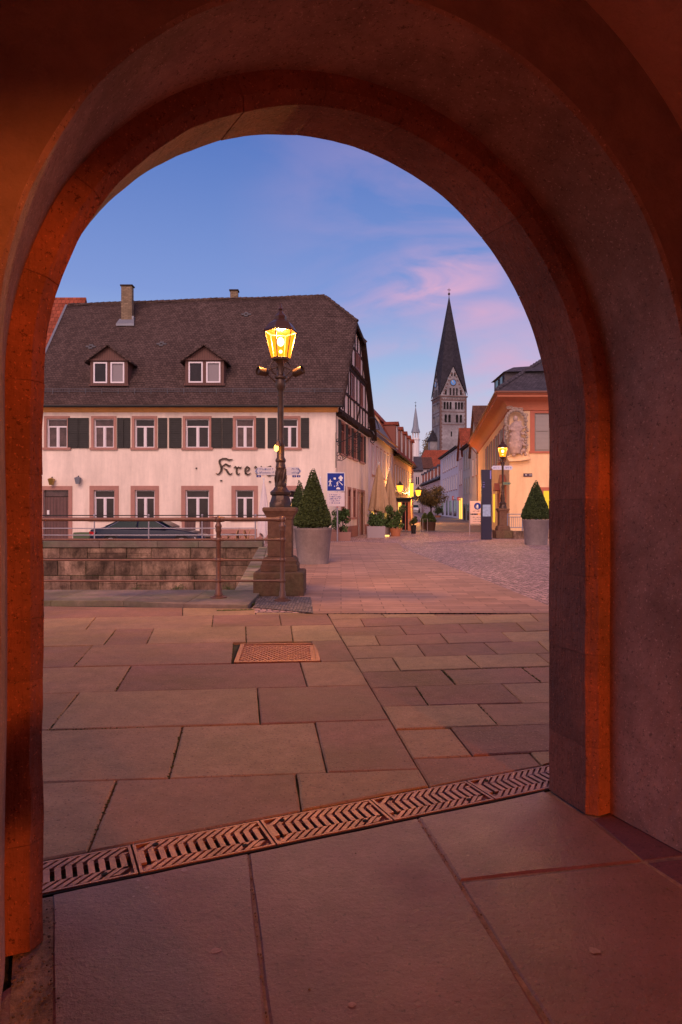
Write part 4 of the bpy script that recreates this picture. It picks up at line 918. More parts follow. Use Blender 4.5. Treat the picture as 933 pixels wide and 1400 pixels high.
# side wall (street side) with jetty and half timbering
sw = [(1.25, 2.3), (3.1, 4.0), (4.75, 5.85), (7.0, 8.2)]; lw2 = [(1.5, 2.3), (3.25, 4.0), (4.75, 5.55)]; dd = [(6.15, 6.8), (7.2, 8.6)]
m = MB(side); m.wall(0, 10.2, -.3, 6.4, [(a, b, 4.46, 6.05) for a, b in sw] + [(a, b, 1.1, 2.65) for a, b in lw2] + [(a, b, .0, 2.6) for a, b in dd], rec=.09)
m.build('side_wall', pubw, pub)
redf = mat('red_brown_frame', (.22, .07, .05), .6)
for a, b in sw: window(pub, a, b, 4.46, 6.05, side, sur=.10, rec=.08, fm=redf, pm=glass)
for a, b in lw2: window(pub, a, b, 1.1, 2.65, side, sur=.12, rec=.08, fm=redf)
for a, b in dd:
    m = MB(side); m.box(a, b, .04, .08, 0, 2.6); m.build('door', mat('red_brown_door', (.17, .045, .035), .5, kind='plank', p=(0, .2)), pub)
    m = MB(side); m.box(a - .14, a, -.03, .02, 0, 2.6); m.box(b, b + .14, -.03, .02, 0, 2.6); m.box(a - .14, b + .14, -.03, .02, 2.6, 2.75); m.build('door_surround', surr, pub)
for a, b in [(.65, 1.12), (2.42, 2.72), (2.74, 2.98), (4.12, 4.36), (4.38, 4.62), (5.97, 6.4), (6.5, 6.88), (8.32, 8.8)]: shutter(pub, a, b, 4.42, 6.1, side)
m = MB(side); m.box(0, 6.0, -.05, -.002, -.3, .62); m.box(8.75, 10.2, -.05, -.002, -.3, .62); m.build('side_base', mat('base_sandstone', (.33, .14, .11), .85, var=.2, bump=.4), pub)
def gz(y): return rz(.2 * y + .45, y) if y <= RY else lerp(11.45, 6.5, (y - ymc) / (10.7 - ymc))
m = MB(side); q = -.16
prof_ = [(0, 6.4)] + [(y, gz(y) - .12) for y in (0, 1, 2, 3, yc)] + [(ymc, 11.33), (8, gz(8) - .12), (10.2, gz(10.2) - .12), (10.2, 6.4)]
m.poly([(a, q, z) for a, z in prof_]); m.poly([(0, q, 6.4), (10.2, q, 6.4), (10.2, 0, 6.4), (0, 0, 6.4)]); m.poly([(0, q, 6.4), (0, 0, 6.4), (0, 0, 7), (0, q, 7)])
m.build('gable_infill', mat('infill_plaster', (.70, .56, .50), .9, var=.08), pub)
m = MB(side); q0, q1 = -.21, -.16
def beam(a0, z0, a1, z1, w_=.16):
    d = Vector((a1 - a0, z1 - z0)).normalized(); n_ = Vector((-d.y, d.x)) * w_ / 2
    m.prism([(a0 + n_.x, q0, z0 + n_.y), (a1 + n_.x, q0, z1 + n_.y), (a1 - n_.x, q0, z1 - n_.y), (a0 - n_.x, q0, z0 - n_.y)], (0, q1 - q0 + .02, 0))
for z in (6.48, 7.6, 9.15, 9.42, 10.5): 
    ya = max(0, (z - 6.9) / 1.27); yb_ = min(10.2, 10.55 - (z - 6.5) / 1.17); beam(ya, z, yb_, z, .2 if z in (6.48, 9.15) else .13)
for a in [.15, 1.3, 2.4, 3.0, 4.1, 5.0, 6.0, 6.9, 7.9, 9.0, 10.05]: beam(a, 6.5, a, min(gz(a) - .25, 9.1), .14)
for a in [2.6, 3.4, 4.4, 5.2, 6.1, 7.0]: beam(a, 9.2, a, min(gz(a) - .2, 11.4), .13)
for a0, a1 in ((.2, 1.2), (9.9, 9.1), (5.1, 5.9)): beam(a0, 6.6, a1, 7.5, .1)
for k in range(26): a = .15 + k * .39; m.box(a, a + .17, -.30, -.0, 6.22, 6.40)
for k in range(13): a = 2.1 + k * .46; m.box(a, a + .17, -.32, -.16, 9.22, 9.36)
m.build('half_timbering', timber, pub)
for a, b, z0, z1 in ((3.05, 3.9, 7.7, 8.9), (6.1, 6.8, 7.7, 8.9), (4.5, 5.1, 9.6, 10.4), (5.3, 6.0, 9.6, 10.4)):
    m = MB(side); m.box(a, b, -.20, -.165, z0, z1); g_ = m.build('gable_window', glass, pub); m = MB(side)
    for e in ((a - .05, a + .03, z0, z1), (b - .03, b + .05, z0, z1), ((a + b) / 2 - .025, (a + b) / 2 + .025, z0, z1), (a, b, z1, z1 + .07), (a - .1, b + .1, z0 - .1, z0)): m.box(e[0], e[1], -.23, -.2, e[2], e[3])
    m.build('frame', redf, g_)
# wall lamps by the door
for u, v, lb, mt in ((73, 659, 'small brass wall lantern above the pub door', mat('brass', (.38, .24, .06), .35, metal=.8)), (109, 657.5, 'small grey wall lantern right of the pub door', zinc)):
    t = thing('wall_lantern', lb, 'lantern', (X_(u, PY), PY, Z_(v, PY)))
    m = MB(); m.lathe([(.08, -.16), (.13, .12), (.14, .13), (.03, .2)], 4, (0, -.2, 0), sq=True); m.build('housing', mt, t); m = MB(); m.tube([(0, 0, .1), (0, -.1, .25), (0, -.2, .2)], .02, 6); m.build('arm', blk, t)
# Gothic lettering
lm = mat('letter_brown', (.06, .032, .018), .6)
def stroke(mb, pts_, ws, y=-.09):
    for (p, q), (w0, w1) in zip(zip(pts_, pts_[1:]), zip(ws, ws[1:])):
        p, q = Vector(p), Vector(q); nb = Vector((.35, .94)); 
        d = (q - p).normalized(); n_ = Vector((-d.y, d.x)); 
        mb.prism([(p.x + n_.x * w0, y, p.y + n_.y * w0), (q.x + n_.x * w1, y, q.y + n_.y * w1), (q.x - n_.x * w1, y, q.y - n_.y * w1), (p.x - n_.x * w0, y, p.y - n_.y * w0)], (0, .05, 0))
        mb.prism([(q.x + w1 * math.cos(k * math.pi / 4), y + .001, q.y + w1 * math.sin(k * math.pi / 4)) for k in range(8)], (0, .048, 0))
def lp_(x, y): return (px(280 + x / 7.775), pz(600 + y / 7.775))
LET = {'K': [([(150, 243), (165, 225), (195, 212), (232, 212), (262, 226), (298, 218)], [2, 6, 8, 9, 9, 3]), ([(168, 228), (160, 255), (176, 285), (184, 315), (178, 345), (160, 370), (140, 378), (122, 365)], [7, 9, 11, 12, 10, 7, 6, 2]), ([(182, 320), (200, 285), (228, 268), (252, 285), (268, 290), (280, 280)], [3, 5, 8, 10, 8, 2]), ([(208, 315), (236, 330), (248, 355), (266, 378), (280, 378), (297, 362)], [4, 9, 11, 9, 6, 2])],
       'r': [([(312, 312), (330, 295), (345, 310), (342, 345), (345, 370), (362, 382), (376, 366)], [2, 6, 9, 10, 9, 6, 2]), ([(345, 325), (362, 300), (380, 312), (394, 298)], [3, 6, 8, 2])],
       'e': [([(440, 375), (434, 345), (436, 318), (455, 296), (478, 312), (470, 335), (446, 345)], [9, 10, 9, 7, 8, 5, 3]), ([(438, 362), (455, 380), (472, 378), (492, 362)], [8, 9, 6, 2])],
       'u': [([(528, 310), (545, 295), (556, 310), (552, 345), (556, 370), (575, 380), (595, 362)], [2, 6, 9, 10, 9, 6, 3]), ([(590, 310), (605, 295), (612, 315), (608, 350), (614, 374), (630, 368)], [2, 6, 9, 10, 8, 2])],
       'z': [([(655, 305), (680, 300), (702, 293), (712, 308), (690, 335), (668, 345)], [2, 7, 8, 6, 5, 4]), ([(668, 345), (700, 355), (708, 375), (690, 392), (662, 385)], [4, 8, 9, 8, 3])]}
for k, st in LET.items():
    m = MB()
    for pts_, ws in st: stroke(m, [lp_(*p) for p in pts_], [w_ / 7.775 / F * PY for w_ in ws])
    m.build('letter', lm, pub)
m = MB()
for x, y in ((178, 445), (695, 456)): c = lp_(x, y); m.box(c[0] - .05, c[0] + .05, -.08, 0, c[1] - .03, c[1] + .03)
m.build('floodlight', blk, pub)
m = MB(); c = (px(269), pz(641)); m.lathe([(.04, 0), (.04, .06)], 8, (c[0], -.04, c[1])); m.build('vent_pipe', blk, pub)
# wrought iron sign brackets
def spiral(c, r0, turns, sgn, start, n=22): return [(c[0] + (r0 * (1 - .8 * k / n)) * math.cos(start + sgn * turns * 2 * math.pi * k / n), c[1], c[2] + (r0 * (1 - .8 * k / n)) * math.sin(start + sgn * turns * 2 * math.pi * k / n)) for k in range(n + 1)]
br = thing('wrought_iron_sign', 'ornate black wrought iron sign bracket with scrolls on the pub corner', 'sign bracket', (-.27, PY, 0))
m = MB(); bx = .0
m.tube([(bx + .02, -.05, 5.35), (bx + .02, -.05, 3.6)], .025, 6)
def bp(u, v, Y=33.6): return (X_(u, Y) + .27, Y - PY, Z_(v, Y))
m.build('wall_bar', blk, br)
m = MB(); m.tube([bp(460, 604), bp(466, 604.5), bp(474, 601), bp(483, 595), bp(490, 590), bp(493, 583), bp(497, 577)], .022, 6)
m.tube([bp(466, 604), bp(466, 618), bp(474, 623), bp(474.5, 625), bp(467, 630), bp(461, 629)], .018, 6)
for (u, v, r_, s_, st) in ((462, 602, .09, 1, 0), (463, 607, .11, -1, 1.5), (462.5, 620, .12, 1, 3), (464.5, 626, .16, 1, 0), (470, 626, .1, -1, 2), (481, 599, .12, 1, 0), (486, 604, .14, -1, 1), (476, 611, .13, 1, 2), (487, 613, .13, 1, 2), (492, 589, .16, -1, 0), (479, 618, .12, -1, 0), (488, 594, .16, 1, 4)):
    m.tube(spiral(bp(u, v), r_, 1.3, s_, st), .014, 5)
m.tube([bp(488, 597), bp(493, 597), bp(495, 600), bp(495, 615), bp(490, 619), bp(480, 615)], .016, 5)
m.build('scrollwork', blk, br, smooth=True)
br2 = thing('hanging_ring_sign', 'dark iron ring sign hanging from a bracket before the grey roof', 'sign bracket', (X_(508, 43), 43, 0))
m = MB(); c = (0, 0, Z_(578, 43)); m.tube([(c[0] + .36 * math.cos(a * .35), 0, c[2] + .32 * math.sin(a * .35)) for a in range(14)], .04, 6); m.tube([(-.45, .3, c[2] - .3), (0, 0, c[2] - .5), (.5, 0, c[2] - .42), (.35, 0, c[2] + .1)], .035, 6); m.tube([(.1, 0, c[2] - .5), (.1, 0, c[2] - 1.1)], .012, 5); m.tube(spiral((.1, 0, c[2] - 1.15), .2, 1, 1, 1.5), .03, 5); m.build('ring', blk, br2, smooth=True)

# ------------------------------------------------------------------ generic street house
def house(name, label, o, ang, Lh, D, ze, zr, wm, rm, rows, zb=0, gable=False, mans=None, hip=0, over=.35, shop=None, eavem=timber, fwm=winw, surm=surr, sh=None, nd=0, ridge_t=True, chim=0, extra=None):
    t = thing(name, label, 'building', (o[0], o[1], 0), ang)
    holes = []; wn = []
    for (n, z0, z1, w_, x0, x1) in rows:
        for k in range(n): c = lerp(x0, x1, (k + .5) / n); h = (c - w_ / 2, c + w_ / 2, z0, z1); holes.append(h); wn.append(h)
    sh_ = []
    if shop: sh_ = [tuple(s[:4]) for s in shop]; holes += sh_
    m = MB(); m.wall(0, Lh, zb - 1, ze, holes, rec=.05)
    for x in (0, Lh): m.poly([(x, 0, zb - 1), (x, D, zb - 1), (x, D, ze), (x, 0, ze)])
    m.poly([(0, D, zb - 1), (Lh, D, zb - 1), (Lh, D, ze), (0, D, ze)])
    if gable: m.poly([(0, 0, ze), (Lh, 0, ze), (Lh / 2, 0, zr)]); m.poly([(0, D, ze), (Lh / 2, D, zr), (Lh, D, ze)])
    elif mans: a, zm = mans; [m.poly([(x, 0, ze), (x, a, zm), (x, D / 2, zr), (x, D - a, zm), (x, D, ze)]) for x in (0, Lh)]
    elif not hip: [m.poly([(x, 0, ze), (x, D / 2, zr), (x, D, ze)]) for x in (0, Lh)]
    m.build('wall', wm, t)
    for h in wn: window(t, *h, sur=.09, surm=surm, fm=fwm, pm=random.choice((glass, glass, glassc)), rec=.05, style='two', proud=.02, fw=.07)
    if sh:
        for h in wn:
            w_ = (h[1] - h[0]) * .5; shutter(t, h[0] - .1 - w_, h[0] - .1, h[2], h[3], m_=sh); shutter(t, h[1] + .1, h[1] + .1 + w_, h[2], h[3], m_=sh)
    if shop:
        for s in shop:
            m = MB(); m.box(s[0], s[1], .01, .04, s[2], s[3]); p_ = m.build('shop_window', s[4], t)
            m = MB()
            for a in (s[0], (s[0] + s[1]) / 2 - .03, s[1] - .06): m.box(a, a + .06, -.03, .01, s[2], s[3])
            m.build('frame', timber, p_)
    m = MB(); k = (zr - ze) / (D / 2 if not gable else Lh / 2); th = .12; ov = over
    def slope(pts_):
        n = len(pts_); m.add(pts_ + [(q[0], q[1], q[2] - th) for q in pts_], [tuple(range(n)), tuple(range(n, 2 * n))[::-1]] + [(i, (i + 1) % n, n + (i + 1) % n, n + i) for i in range(n)])
    e0 = .12
    if gable:
        slope([(-ov, -e0 - .15, ze - ov * k), (-ov, D, ze - ov * k), (Lh / 2, D, zr + .1), (Lh / 2, -e0 - .15, zr + .1)]); slope([(Lh + ov, -e0 - .15, ze - ov * k), (Lh / 2, -e0 - .15, zr + .1), (Lh / 2, D, zr + .1), (Lh + ov, D, ze - ov * k)])
    elif mans:
        a, zm = mans; slope([(-e0, -ov, ze), (Lh + e0, -ov, ze), (Lh + e0, a, zm), (-e0, a, zm)]); slope([(-e0, a - .15, zm + .05), (Lh + e0, a - .15, zm + .05), (Lh + e0, D / 2, zr), (-e0, D / 2, zr)]); slope([(-e0, D + ov, ze), (-e0, D / 2, zr), (Lh + e0, D / 2, zr), (Lh + e0, D + ov, ze)])
    else:
        slope([(-e0 - (ov if hip else 0), -ov, ze - ov * k * .6), (Lh + e0 + (ov if hip else 0), -ov, ze - ov * k * .6), (Lh + e0 - hip, D / 2, zr), (-e0 + hip, D / 2, zr)]); slope([(-e0 - (ov if hip else 0), D + ov, ze - ov * k * .6), (-e0 + hip, D / 2, zr), (Lh + e0 - hip, D / 2, zr), (Lh + e0 + (ov if hip else 0), D + ov, ze - ov * k * .6)])
        if hip: slope([(-e0 - ov, -ov, ze - ov * k * .6), (-e0 + hip, D / 2, zr), (-e0 - ov, D + ov, ze - ov * k * .6)]); slope([(Lh + e0 + ov, -ov, ze - ov * k * .6), (Lh + e0 + ov, D + ov, ze - ov * k * .6), (Lh + e0 - hip, D / 2, zr)])
    r_ = m.build('roof', rm, t)
    if not gable:
        m = MB(); m.box(0, Lh, -ov * .8, 0, ze - .28, ze - .16); m.tube([(0, -ov - .05, ze - .1), (Lh, -ov - .05, ze - .1)], .07, 6); m.build('eaves', eavem, t)
    for i in range(nd):
        xc = lerp(0, Lh, (i + .5) / nd); w_ = .62; a, zm = mans if mans else (D / 6, lerp(ze, zr, .33)); m = MB(); m.box(xc - w_, xc + w_, -.05, a + .8, ze + .25, zm - .25); m.build('dormer', redf, t)
        m = MB(); m.prism([(xc - w_ - .12, -.25, zm - .25), (xc + w_ + .12, -.25, zm - .25), (xc, -.25, zm + .1)], (0, a + 1.2, 0)); m.build('dormer_roof', rm, t)
        m = MB(); m.box(xc - w_ + .14, xc + w_ - .14, -.09, -.05, ze + .4, zm - .4); m.build('pane', glass, t)
        m = MB()
        for q in (xc - w_ + .1, xc - .04, xc + w_ - .18): m.box(q, q + .08, -.12, -.09, ze + .35, zm - .35)
        m.box(xc - w_ + .1, xc + w_ - .1, -.12, -.09, zm - .4, zm - .33); m.build('window_frame', winw, t)
    for i in range(chim): xc = Lh * (.3 + .4 * i); m = MB(); m.box(xc, xc + .6, D / 2 - .2, D / 2 + .4, zr - .6, zr + 1.1); m.box(xc - .05, xc + .65, D / 2 - .25, D / 2 + .45, zr + 1.1, zr + 1.2); m.build('chimney', brickc, r_)
    return t
SL = math.atan2(1, .2); SR = math.atan2(-1, -.2)
pw = mat('lilac_white_plaster', (.62, .54, .60), .9, var=.07, vscale=.7); ow = mat('ochre_plaster', (.66, .43, .28), .9, kind='plaster', var=.08, vscale=.7); gw = mat('grey_plaster', (.42, .38, .38), .9, var=.08, vscale=.7); pk = mat('pink_plaster', (.58, .38, .36), .9, var=.08, vscale=.7)
lit = emis('lit_shop', (1.0, .50, .09), 1.9); lit2 = emis('lit_window', (1.0, .58, .05), 1.1)
gsh = mat('grey_shutter', (.30, .27, .26), .6, kind='plank', p=(1, .08), bump=.5)
house('lilac_house', 'lilac white house behind the beige parasols, next after the pub', (1.83, 44.3), SL, 12.7, 9, 6.85, 14.0, pw, mat('grey_roof', (.15, .15, .175), .7, kind='tile', p=(.25, .25), bump=1), [(6, 3.9, 5.9, .8, .6, 12.4)], shop=[(.8, 2.2, .3, 2.5, lit), (3.6, 6.0, .3, 2.5, glass), (7, 11.5, .3, 2.5, glass)], eavem=mat('eave_brown', (.22, .10, .05), .7))
house('ochre_house', 'ochre house with red mansard roof and white framed dormers beside the lit kiosk', (4.38, 57.1), SL, 18.2, 9, 6.4, 13, ow, tiler, [(9, 3.2, 5.4, .75, .4, 17.8)], mans=(1.15, 9.1), nd=5, shop=[(1, 5, .3, 2.3, glass), (10, 14, .4, 2.5, lit)], sh=None, surm=gsh)
house('street_end_house', 'pale grey house closing the street behind the white car', (13.2, 157), 0, 5.6, 8, 11.0, 14.5, gw, slate, [(3, 7.6, 9.6, .9, .4, 5.2), (3, 4.5, 6.4, .9, .4, 5.2)], zb=1.3)
# right hand side, from near to far; local x runs from far to near
def rs(near, far): v = Vector(near) - Vector(far); return far, math.atan2(v.y, v.x), v.length
o_, a_, l_ = rs((14.55, 72), (14.85, 78)); house('tall_gabled_house', 'tall dark gabled house with red brown roof rising behind the orange corner house', o_, a_, l_, 12, 8.2, 13.0, gw, tiled, [(2, 5.4, 7.2, .8, .4, 5.6)], zb=.2, gable=True, shop=[(1, 5, .4, 2.4, glass)])
o_, a_, l_ = rs((14.9, 78.1), (15.35, 86)); house('grey_shuttered_house', 'narrow grey blue house with closed shutters in the right row', o_, a_, l_, 9, 9.4, 12.2, gw, tiled, [(3, 6.6, 8.7, .9, .4, 7.4), (3, 3.6, 5.5, .9, .4, 7.4)], zb=.3, surm=gsh, fwm=gsh, shop=[(.8, 3, .4, 2.4, glass), (4, 7, .4, 2.4, glass)])
o_, a_, l_ = rs((15.4, 86.1), (15.95, 92.6)); house('pink_gabled_house', 'narrow pink house with pointed gable above the brightly lit yellow shop', o_, a_, l_, 10, 8.8, 12.3, pk, tiler, [(2, 8.4, 9.9, .7, 1.7, 4.8), (2, 5.0, 6.9, .8, .8, 5.7)], zb=.4, gable=True, shop=[(.6, 5.9, .5, 3.2, lit)])
o_, a_, l_ = rs((16.0, 92.8), (16.75, 115)); wh = house('long_white_house', 'long white three storey house with rows of tall dark windows', o_, a_, l_, 9, 10.5, 13.6, pw, slate, [(7, 7.8, 9.9, 1.1, 3, 21.6), (7, 4.6, 6.6, 1.0, 3, 21.6)], zb=.6, shop=[(2, 5, .9, 3, glass), (8, 10, .9, 3.2, glass), (12, 15, .9, 3.1, glass), (17, 20, .8, 3.2, glass)])
o_, a_, l_ = rs((16.9, 116), (17.6, 150)); house('low_pink_house', 'low pink house with slate roof and white dormers at the far street end', o_, a_, l_, 9, 7.2, 11.8, pk, slate, [(9, 4.0, 5.8, .9, .5, 33)], zb=1, mans=(1.4, 9.6), nd=6)
# shop signs hung on the right row
for (u, v, w_, h_, Y, mt, lb) in ((614, 675, 1.0, .75, 108, redp, 'dark red shop sign hanging on the long white house'), (622, 681, .8, .6, 98, mat('pink_sign', (.55, .13, .12), .5), 'small pink red shop sign left of the lit yellow shop'), (631, 682, 1.1, .4, 90, redp, 'dark red fascia sign over the lit yellow shop')):
    t = thing('shop_sign', lb, 'sign', (X_(u, Y), Y, Z_(v, Y))); m = MB(); m.box(-w_ / 2, w_ / 2, -.08, .08, -h_ / 2, h_ / 2); m.build('board', mt, t); m = MB(); m.tube([(w_ / 2, 0, h_ / 2), (w_ / 2 + .6, 0, h_ / 2)], .03, 5); m.build('bracket', blk, t); m = MB(); m.box(-w_ * .35, w_ * .35, -.1, -.08, -.06, .08); m.build('stripe', white, t)
# red roofed hall and smaller roof behind the street
house('red_roofed_hall', 'large red tiled roof of a hall below the church tower', (19.6, 176), 0, 22, 14, 11.5, 18, pk, tiler, [(6, 8, 10, 1, 1, 20)], hip=3)
house('small_brown_roof_house', 'small house with brown roof between the small spire and the red hall', (18.2, 168), 0, 4.5, 8, 12.2, 15.2, gw, tiled, [(1, 9, 10.6, .9, 1, 4)])
house('left_neighbour_house', 'house with orange red tiled roof beyond the left end of the pub', (-30, 37.5), 0, 14.2, 9, 6.5, 14.6, pk, tiler, [(4, 3.6, 5.4, 1, 1, 13)])
# ------------------------------------------------------------------ orange corner house on the right
oc = mat('orange_plaster', (.80, .55, .33), .9, kind='plaster', var=.08, vscale=.5, bump=.2); ocr = mat('red_trim', (.42, .13, .08), .75, var=.1)
cor = thing('corner_house', 'orange plastered corner house with heavy red cornice, slate roof and wall sculpture', 'building', (10.36, 42, 0))
CYy = 42.0
def cxp(u): return X_(u, CYy) - 10.36
def czp(v): return Z_(v, CYy)
h1 = (cxp(731), cxp(752), czp(617), czp(565)); h2 = (cxp(743), cxp(760), czp(703), czp(671)); h3 = (6.2, 7.15, h1[2], h1[3]); h4 = (9.0, 9.95, h1[2], h1[3]); h5 = (6.2, 7.15, h2[2], h2[3]); h6 = (9.0, 9.95, h2[2], h2[3])
m = MB(); m.wall(0, 11, -.5, 8.2, [h1, h2, h3, h4, h5, h6], rec=.2); 
sd2 = lambda a, q, z: (.137 * a + q * .99, a - q * .135, z)   # left side: a = depth, outward = -x
sdw = [(2.2, 3.4), (5.4, 6.6), (9, 10.2), (13, 14.2), (17, 18.2)]
m.build('wall', oc, cor)
m = MB(sd2); m.wall(0, 30, -.5, 8.2, [(a, b, 4.9, 7.0) for a, b in sdw] + [(2.0, 3.4, 0, 3.1), (6, 7.2, 0, 2.7), (10, 12, .6, 2.8)], rec=.08); m.build('side_wall', oc, cor)
window(cor, *h1, surm=ocr, fm=None, pm=gsh, sur=.28, rec=.1, label='window with closed grey shutters in a red surround')
m = MB(); m.box(h1[0] + .06, h1[1] - .06, .02, .06, h1[2] + .1, (h1[2] + h1[3]) / 2); m.box(h1[0] + .06, h1[1] - .06, .02, .06, (h1[2] + h1[3]) / 2 + .08, h1[3] - .1); m.build('shutter', gsh, cor)
window(cor, *h2, surm=ocr, fm=None, pm=lit2, sur=.22, rec=.2, sill=False, label='window lit bright yellow')
for h_ in (h3, h4, h5, h6): window(cor, *h_, surm=ocr, pm=glassc, sur=.22, rec=.2)
for a, b in sdw: window(cor, a, b, 4.9, 7.0, sd2, sur=.12, surm=ocr, pm=glassc, rec=.07, style='two'); shutter(cor, a - .75, a - .13, 4.9, 7.0, sd2, gsh); shutter(cor, b + .13, b + .75, 4.9, 7.0, sd2, gsh)
for a, b, z in ((2.0, 3.4, 3.1), (6, 7.2, 2.7)):
    m = MB(sd2); m.box(a, b, .03, .07, 0, z); m.build('door', mat('red_door', (.38, .10, .06), .5, kind='plank', p=(0, .3)), cor)
    m = MB(sd2); m.box(a - .2, a, -.06, .02, 0, z); m.box(b, b + .2, -.06, .02, 0, z); m.box(a - .25, b + .25, -.08, .02, z, z + .22); m.prism([(a - .45, -.35, z + .22), (b + .45, -.35, z + .22), ((a + b) / 2, -.35, z + .75)], (0, .33, 0)); m.build('door_surround', ocr, cor)
m = MB(sd2); m.box(10, 12, .03, .07, .6, 2.8); m.build('shop_window', lit2, cor)
# coved cornice: profile swept round the corner
prof_c = [(0, 7.62), (-.10, 7.66), (-.14, 7.8), (-.25, 8.0), (-.5, 8.2), (-.85, 8.3), (-.95, 8.34), (-.95, 8.46), (-1.05, 8.5), (-1.1, 8.66), (0, 8.7)]
vv = []; 
for q, z in prof_c: vv += [(11, q, z), (0 + q * 1.0, q, z), (.137 * 30 + q, 30, z)]
m = MB(); n = len(prof_c); m.add(vv, [(i * 3 + k, i * 3 + k + 1, (i + 1) * 3 + k + 1, (i + 1) * 3 + k) for i in range(n - 1) for k in range(2)] + [tuple(i * 3 + 2 for i in range(n))]); m.build('cornice', mat('red_cornice', (.50, .17, .09), .75, var=.1, vscale=2), cor, smooth=True)
m = MB(); m.tube([(-1.1, -1.1, 8.6), (.137 * 30 - 1.1, 30, 8.6)], .07, 6); m.tube([(.137 * 29 - 1.1, 29, 8.5), (.137 * 29 - .2, 29, 7.4), (.137 * 29 - .15, 29, 0.2)], .05, 6); m.tube([(-1.1, -1.1, 8.6), (11, -1.1, 8.6)], .07, 6); m.build('gutter', mat('gutter_brown', (.20, .08, .05), .5), cor, smooth=True)
m = MB(); A = (-1.1, -1.1, 8.66); B = (11.5, -1.1, 8.66); rz_ = 13.2; Rp = (5.6, 6.2, rz_); Rq = (9.0, 26, rz_); m.poly([A, B, (11.5, 2, 10.2), Rp]); m.poly([A, Rp, Rq, (.137 * 30 - 1.1, 30.2, 8.66)]); m.poly([Rp, (11.5, 2, 10.2), (15, 30.2, 8.7), Rq]); m.poly([(.137 * 30 - 1.1, 30.2, 8.66), Rq, (15, 30.2, 8.7)])
rfo = m.build('roof', slate, cor)
m = MB(); a, b = Vector(A), Vector(Rp)
for k in range(26): p0, p1 = a.lerp(b, k / 26), a.lerp(b, (k + 1.1) / 26); m.tube([p0 + Vector((0, 0, .02)), p1 + Vector((0, 0, .07))], [.10, .13], 7)
m.build('ridge_tiles', slate, rfo, smooth=True)
dt = MB(); x0d, y0d = -.1, 1.6   # flat-topped dormer on the street slope
dt.box(.1, 6.0, 1.6, 4.6, 9.2, 10.35); dt.build('dormer', mat('dark_slate_board', (.07, .055, .065), .6), cor)
m = MB(); m.add([(-.05, 1.3, 10.3), (6.4, 1.3, 10.45), (6.4, 5.0, 10.6), (-.05, 5.0, 10.3), (.9, 2.6, 10.85), (6.4, 3.0, 11.3)], [(0, 1, 5, 4), (0, 4, 3), (4, 5, 2, 3), (0, 3, 2, 1)]); m.build('dormer_roof', slate, cor)
m = MB(); m.box(.04, .1, 2.0, 2.6, 9.45, 10.15); m.box(.04, .1, 3.2, 3.9, 9.45, 10.15); m.build('dormer_pane', glass, cor)
# street name plate
t = thing('street_name_plate', 'small dark street name plate on the orange corner house', 'sign', (X_(721.5, 42), 41.97, Z_(649.5, 42))); m = MB(); m.box(-.27, .27, -.02, .0, -.10, .10); m.build('plate', mat('plate_dark', (.05, .02, .05), .4), t); m = MB(); glyphs(m, -.23, -.03, -.05, .07, -.021, 1, 0); glyphs(m, .04, .23, -.05, .07, -.021, 1, 0); m.build('lettering', white, t)
# wall sculpture
t = thing('wall_sculpture', 'carved stone figure group under a scrolled arch on the corner house wall', 'sculpture', (X_(705, 41.7), 41.7, 0))
stn = mat('carved_stone', (.42, .30, .27), .85, var=.35, vscale=8, bump=.8, bscale=12); stn2 = mat('carved_arch_stone', (.33, .25, .21), .85, var=.3, vscale=8)
def zz(v): return Z_(v, 41.7)
def xx(u): return X_(u, 41.7) - X_(705, 41.7)
rng = random.Random(5)
m = MB(); m.lathe([(.30, zz(621)), (.42, zz(612)), (.36, zz(600)), (.30, zz(590)), (.34, zz(583)), (.22, zz(579)), (.08, zz(577))], 12, (xx(704), -.1, 0)); m.sphere((xx(704), -.16, zz(573)), .17, 10, 8, (.9, .9, 1.15)); m.sphere((xx(710), -.2, zz(578)), .12, 8, 6)
m.lathe([(.12, zz(590)), (.17, zz(585)), (.1, zz(580))], 8, (xx(710), -.2, 0)); m.tube([(xx(700), -.1, zz(582)), (xx(697), -.3, zz(588)), (xx(703), -.4, zz(590))], [.1, .09, .06], 8); m.tube([(xx(708), -.1, zz(582)), (xx(714), -.3, zz(586)), (xx(718), -.3, zz(584))], [.1, .08, .05], 8)
m.tube([(xx(699), -.2, zz(597)), (xx(706), -.38, zz(604)), (xx(713), -.2, zz(608))], [.14, .16, .1], 8)
o = m.build('figure', stn, t); rm_ = o.modifiers.new('r', 'REMESH'); rm_.mode = 'VOXEL'; rm_.voxel_size = .05; rm_.use_smooth_shade = True
m = MB()
for k in range(24):
    a = math.pi * (1.08 - 1.05 * k / 23); c = (xx(705) + .62 * math.cos(a) * 1.0, -.08, zz(577) + .72 * math.sin(a)); m.sphere(c, .085 + .03 * (k % 2), 7, 5)
for k in range(10): m.sphere((xx(692) + .05 * math.sin(k * 2), -.08, lerp(zz(600), zz(577), k / 9)), .09, 7, 5); m.sphere((xx(719) + .05 * math.sin(k * 2), -.08, lerp(zz(612), zz(580), k / 9)), .09, 7, 5)
for k in range(12): m.tube(spiral((xx(694 + 2.3 * k), -.1, zz(557.5 + .35 * k + 6 * (k > 8))), .10, 1.1, 1 if k % 2 else -1, k), .03, 5)
m.build('scrolled_arch', stn2, t, smooth=True)
m = MB()
for k in range(34): m.sphere((xx(rng.uniform(697, 718)), -.15 + rng.uniform(-.1, .1), zz(rng.uniform(601, 622))), rng.uniform(.07, .15), 7, 5)
for k in range(16): m.sphere((xx(rng.uniform(695, 722)), -.15 + rng.uniform(-.1, .05), zz(rng.uniform(578, 600))), rng.uniform(.05, .11), 7, 5)
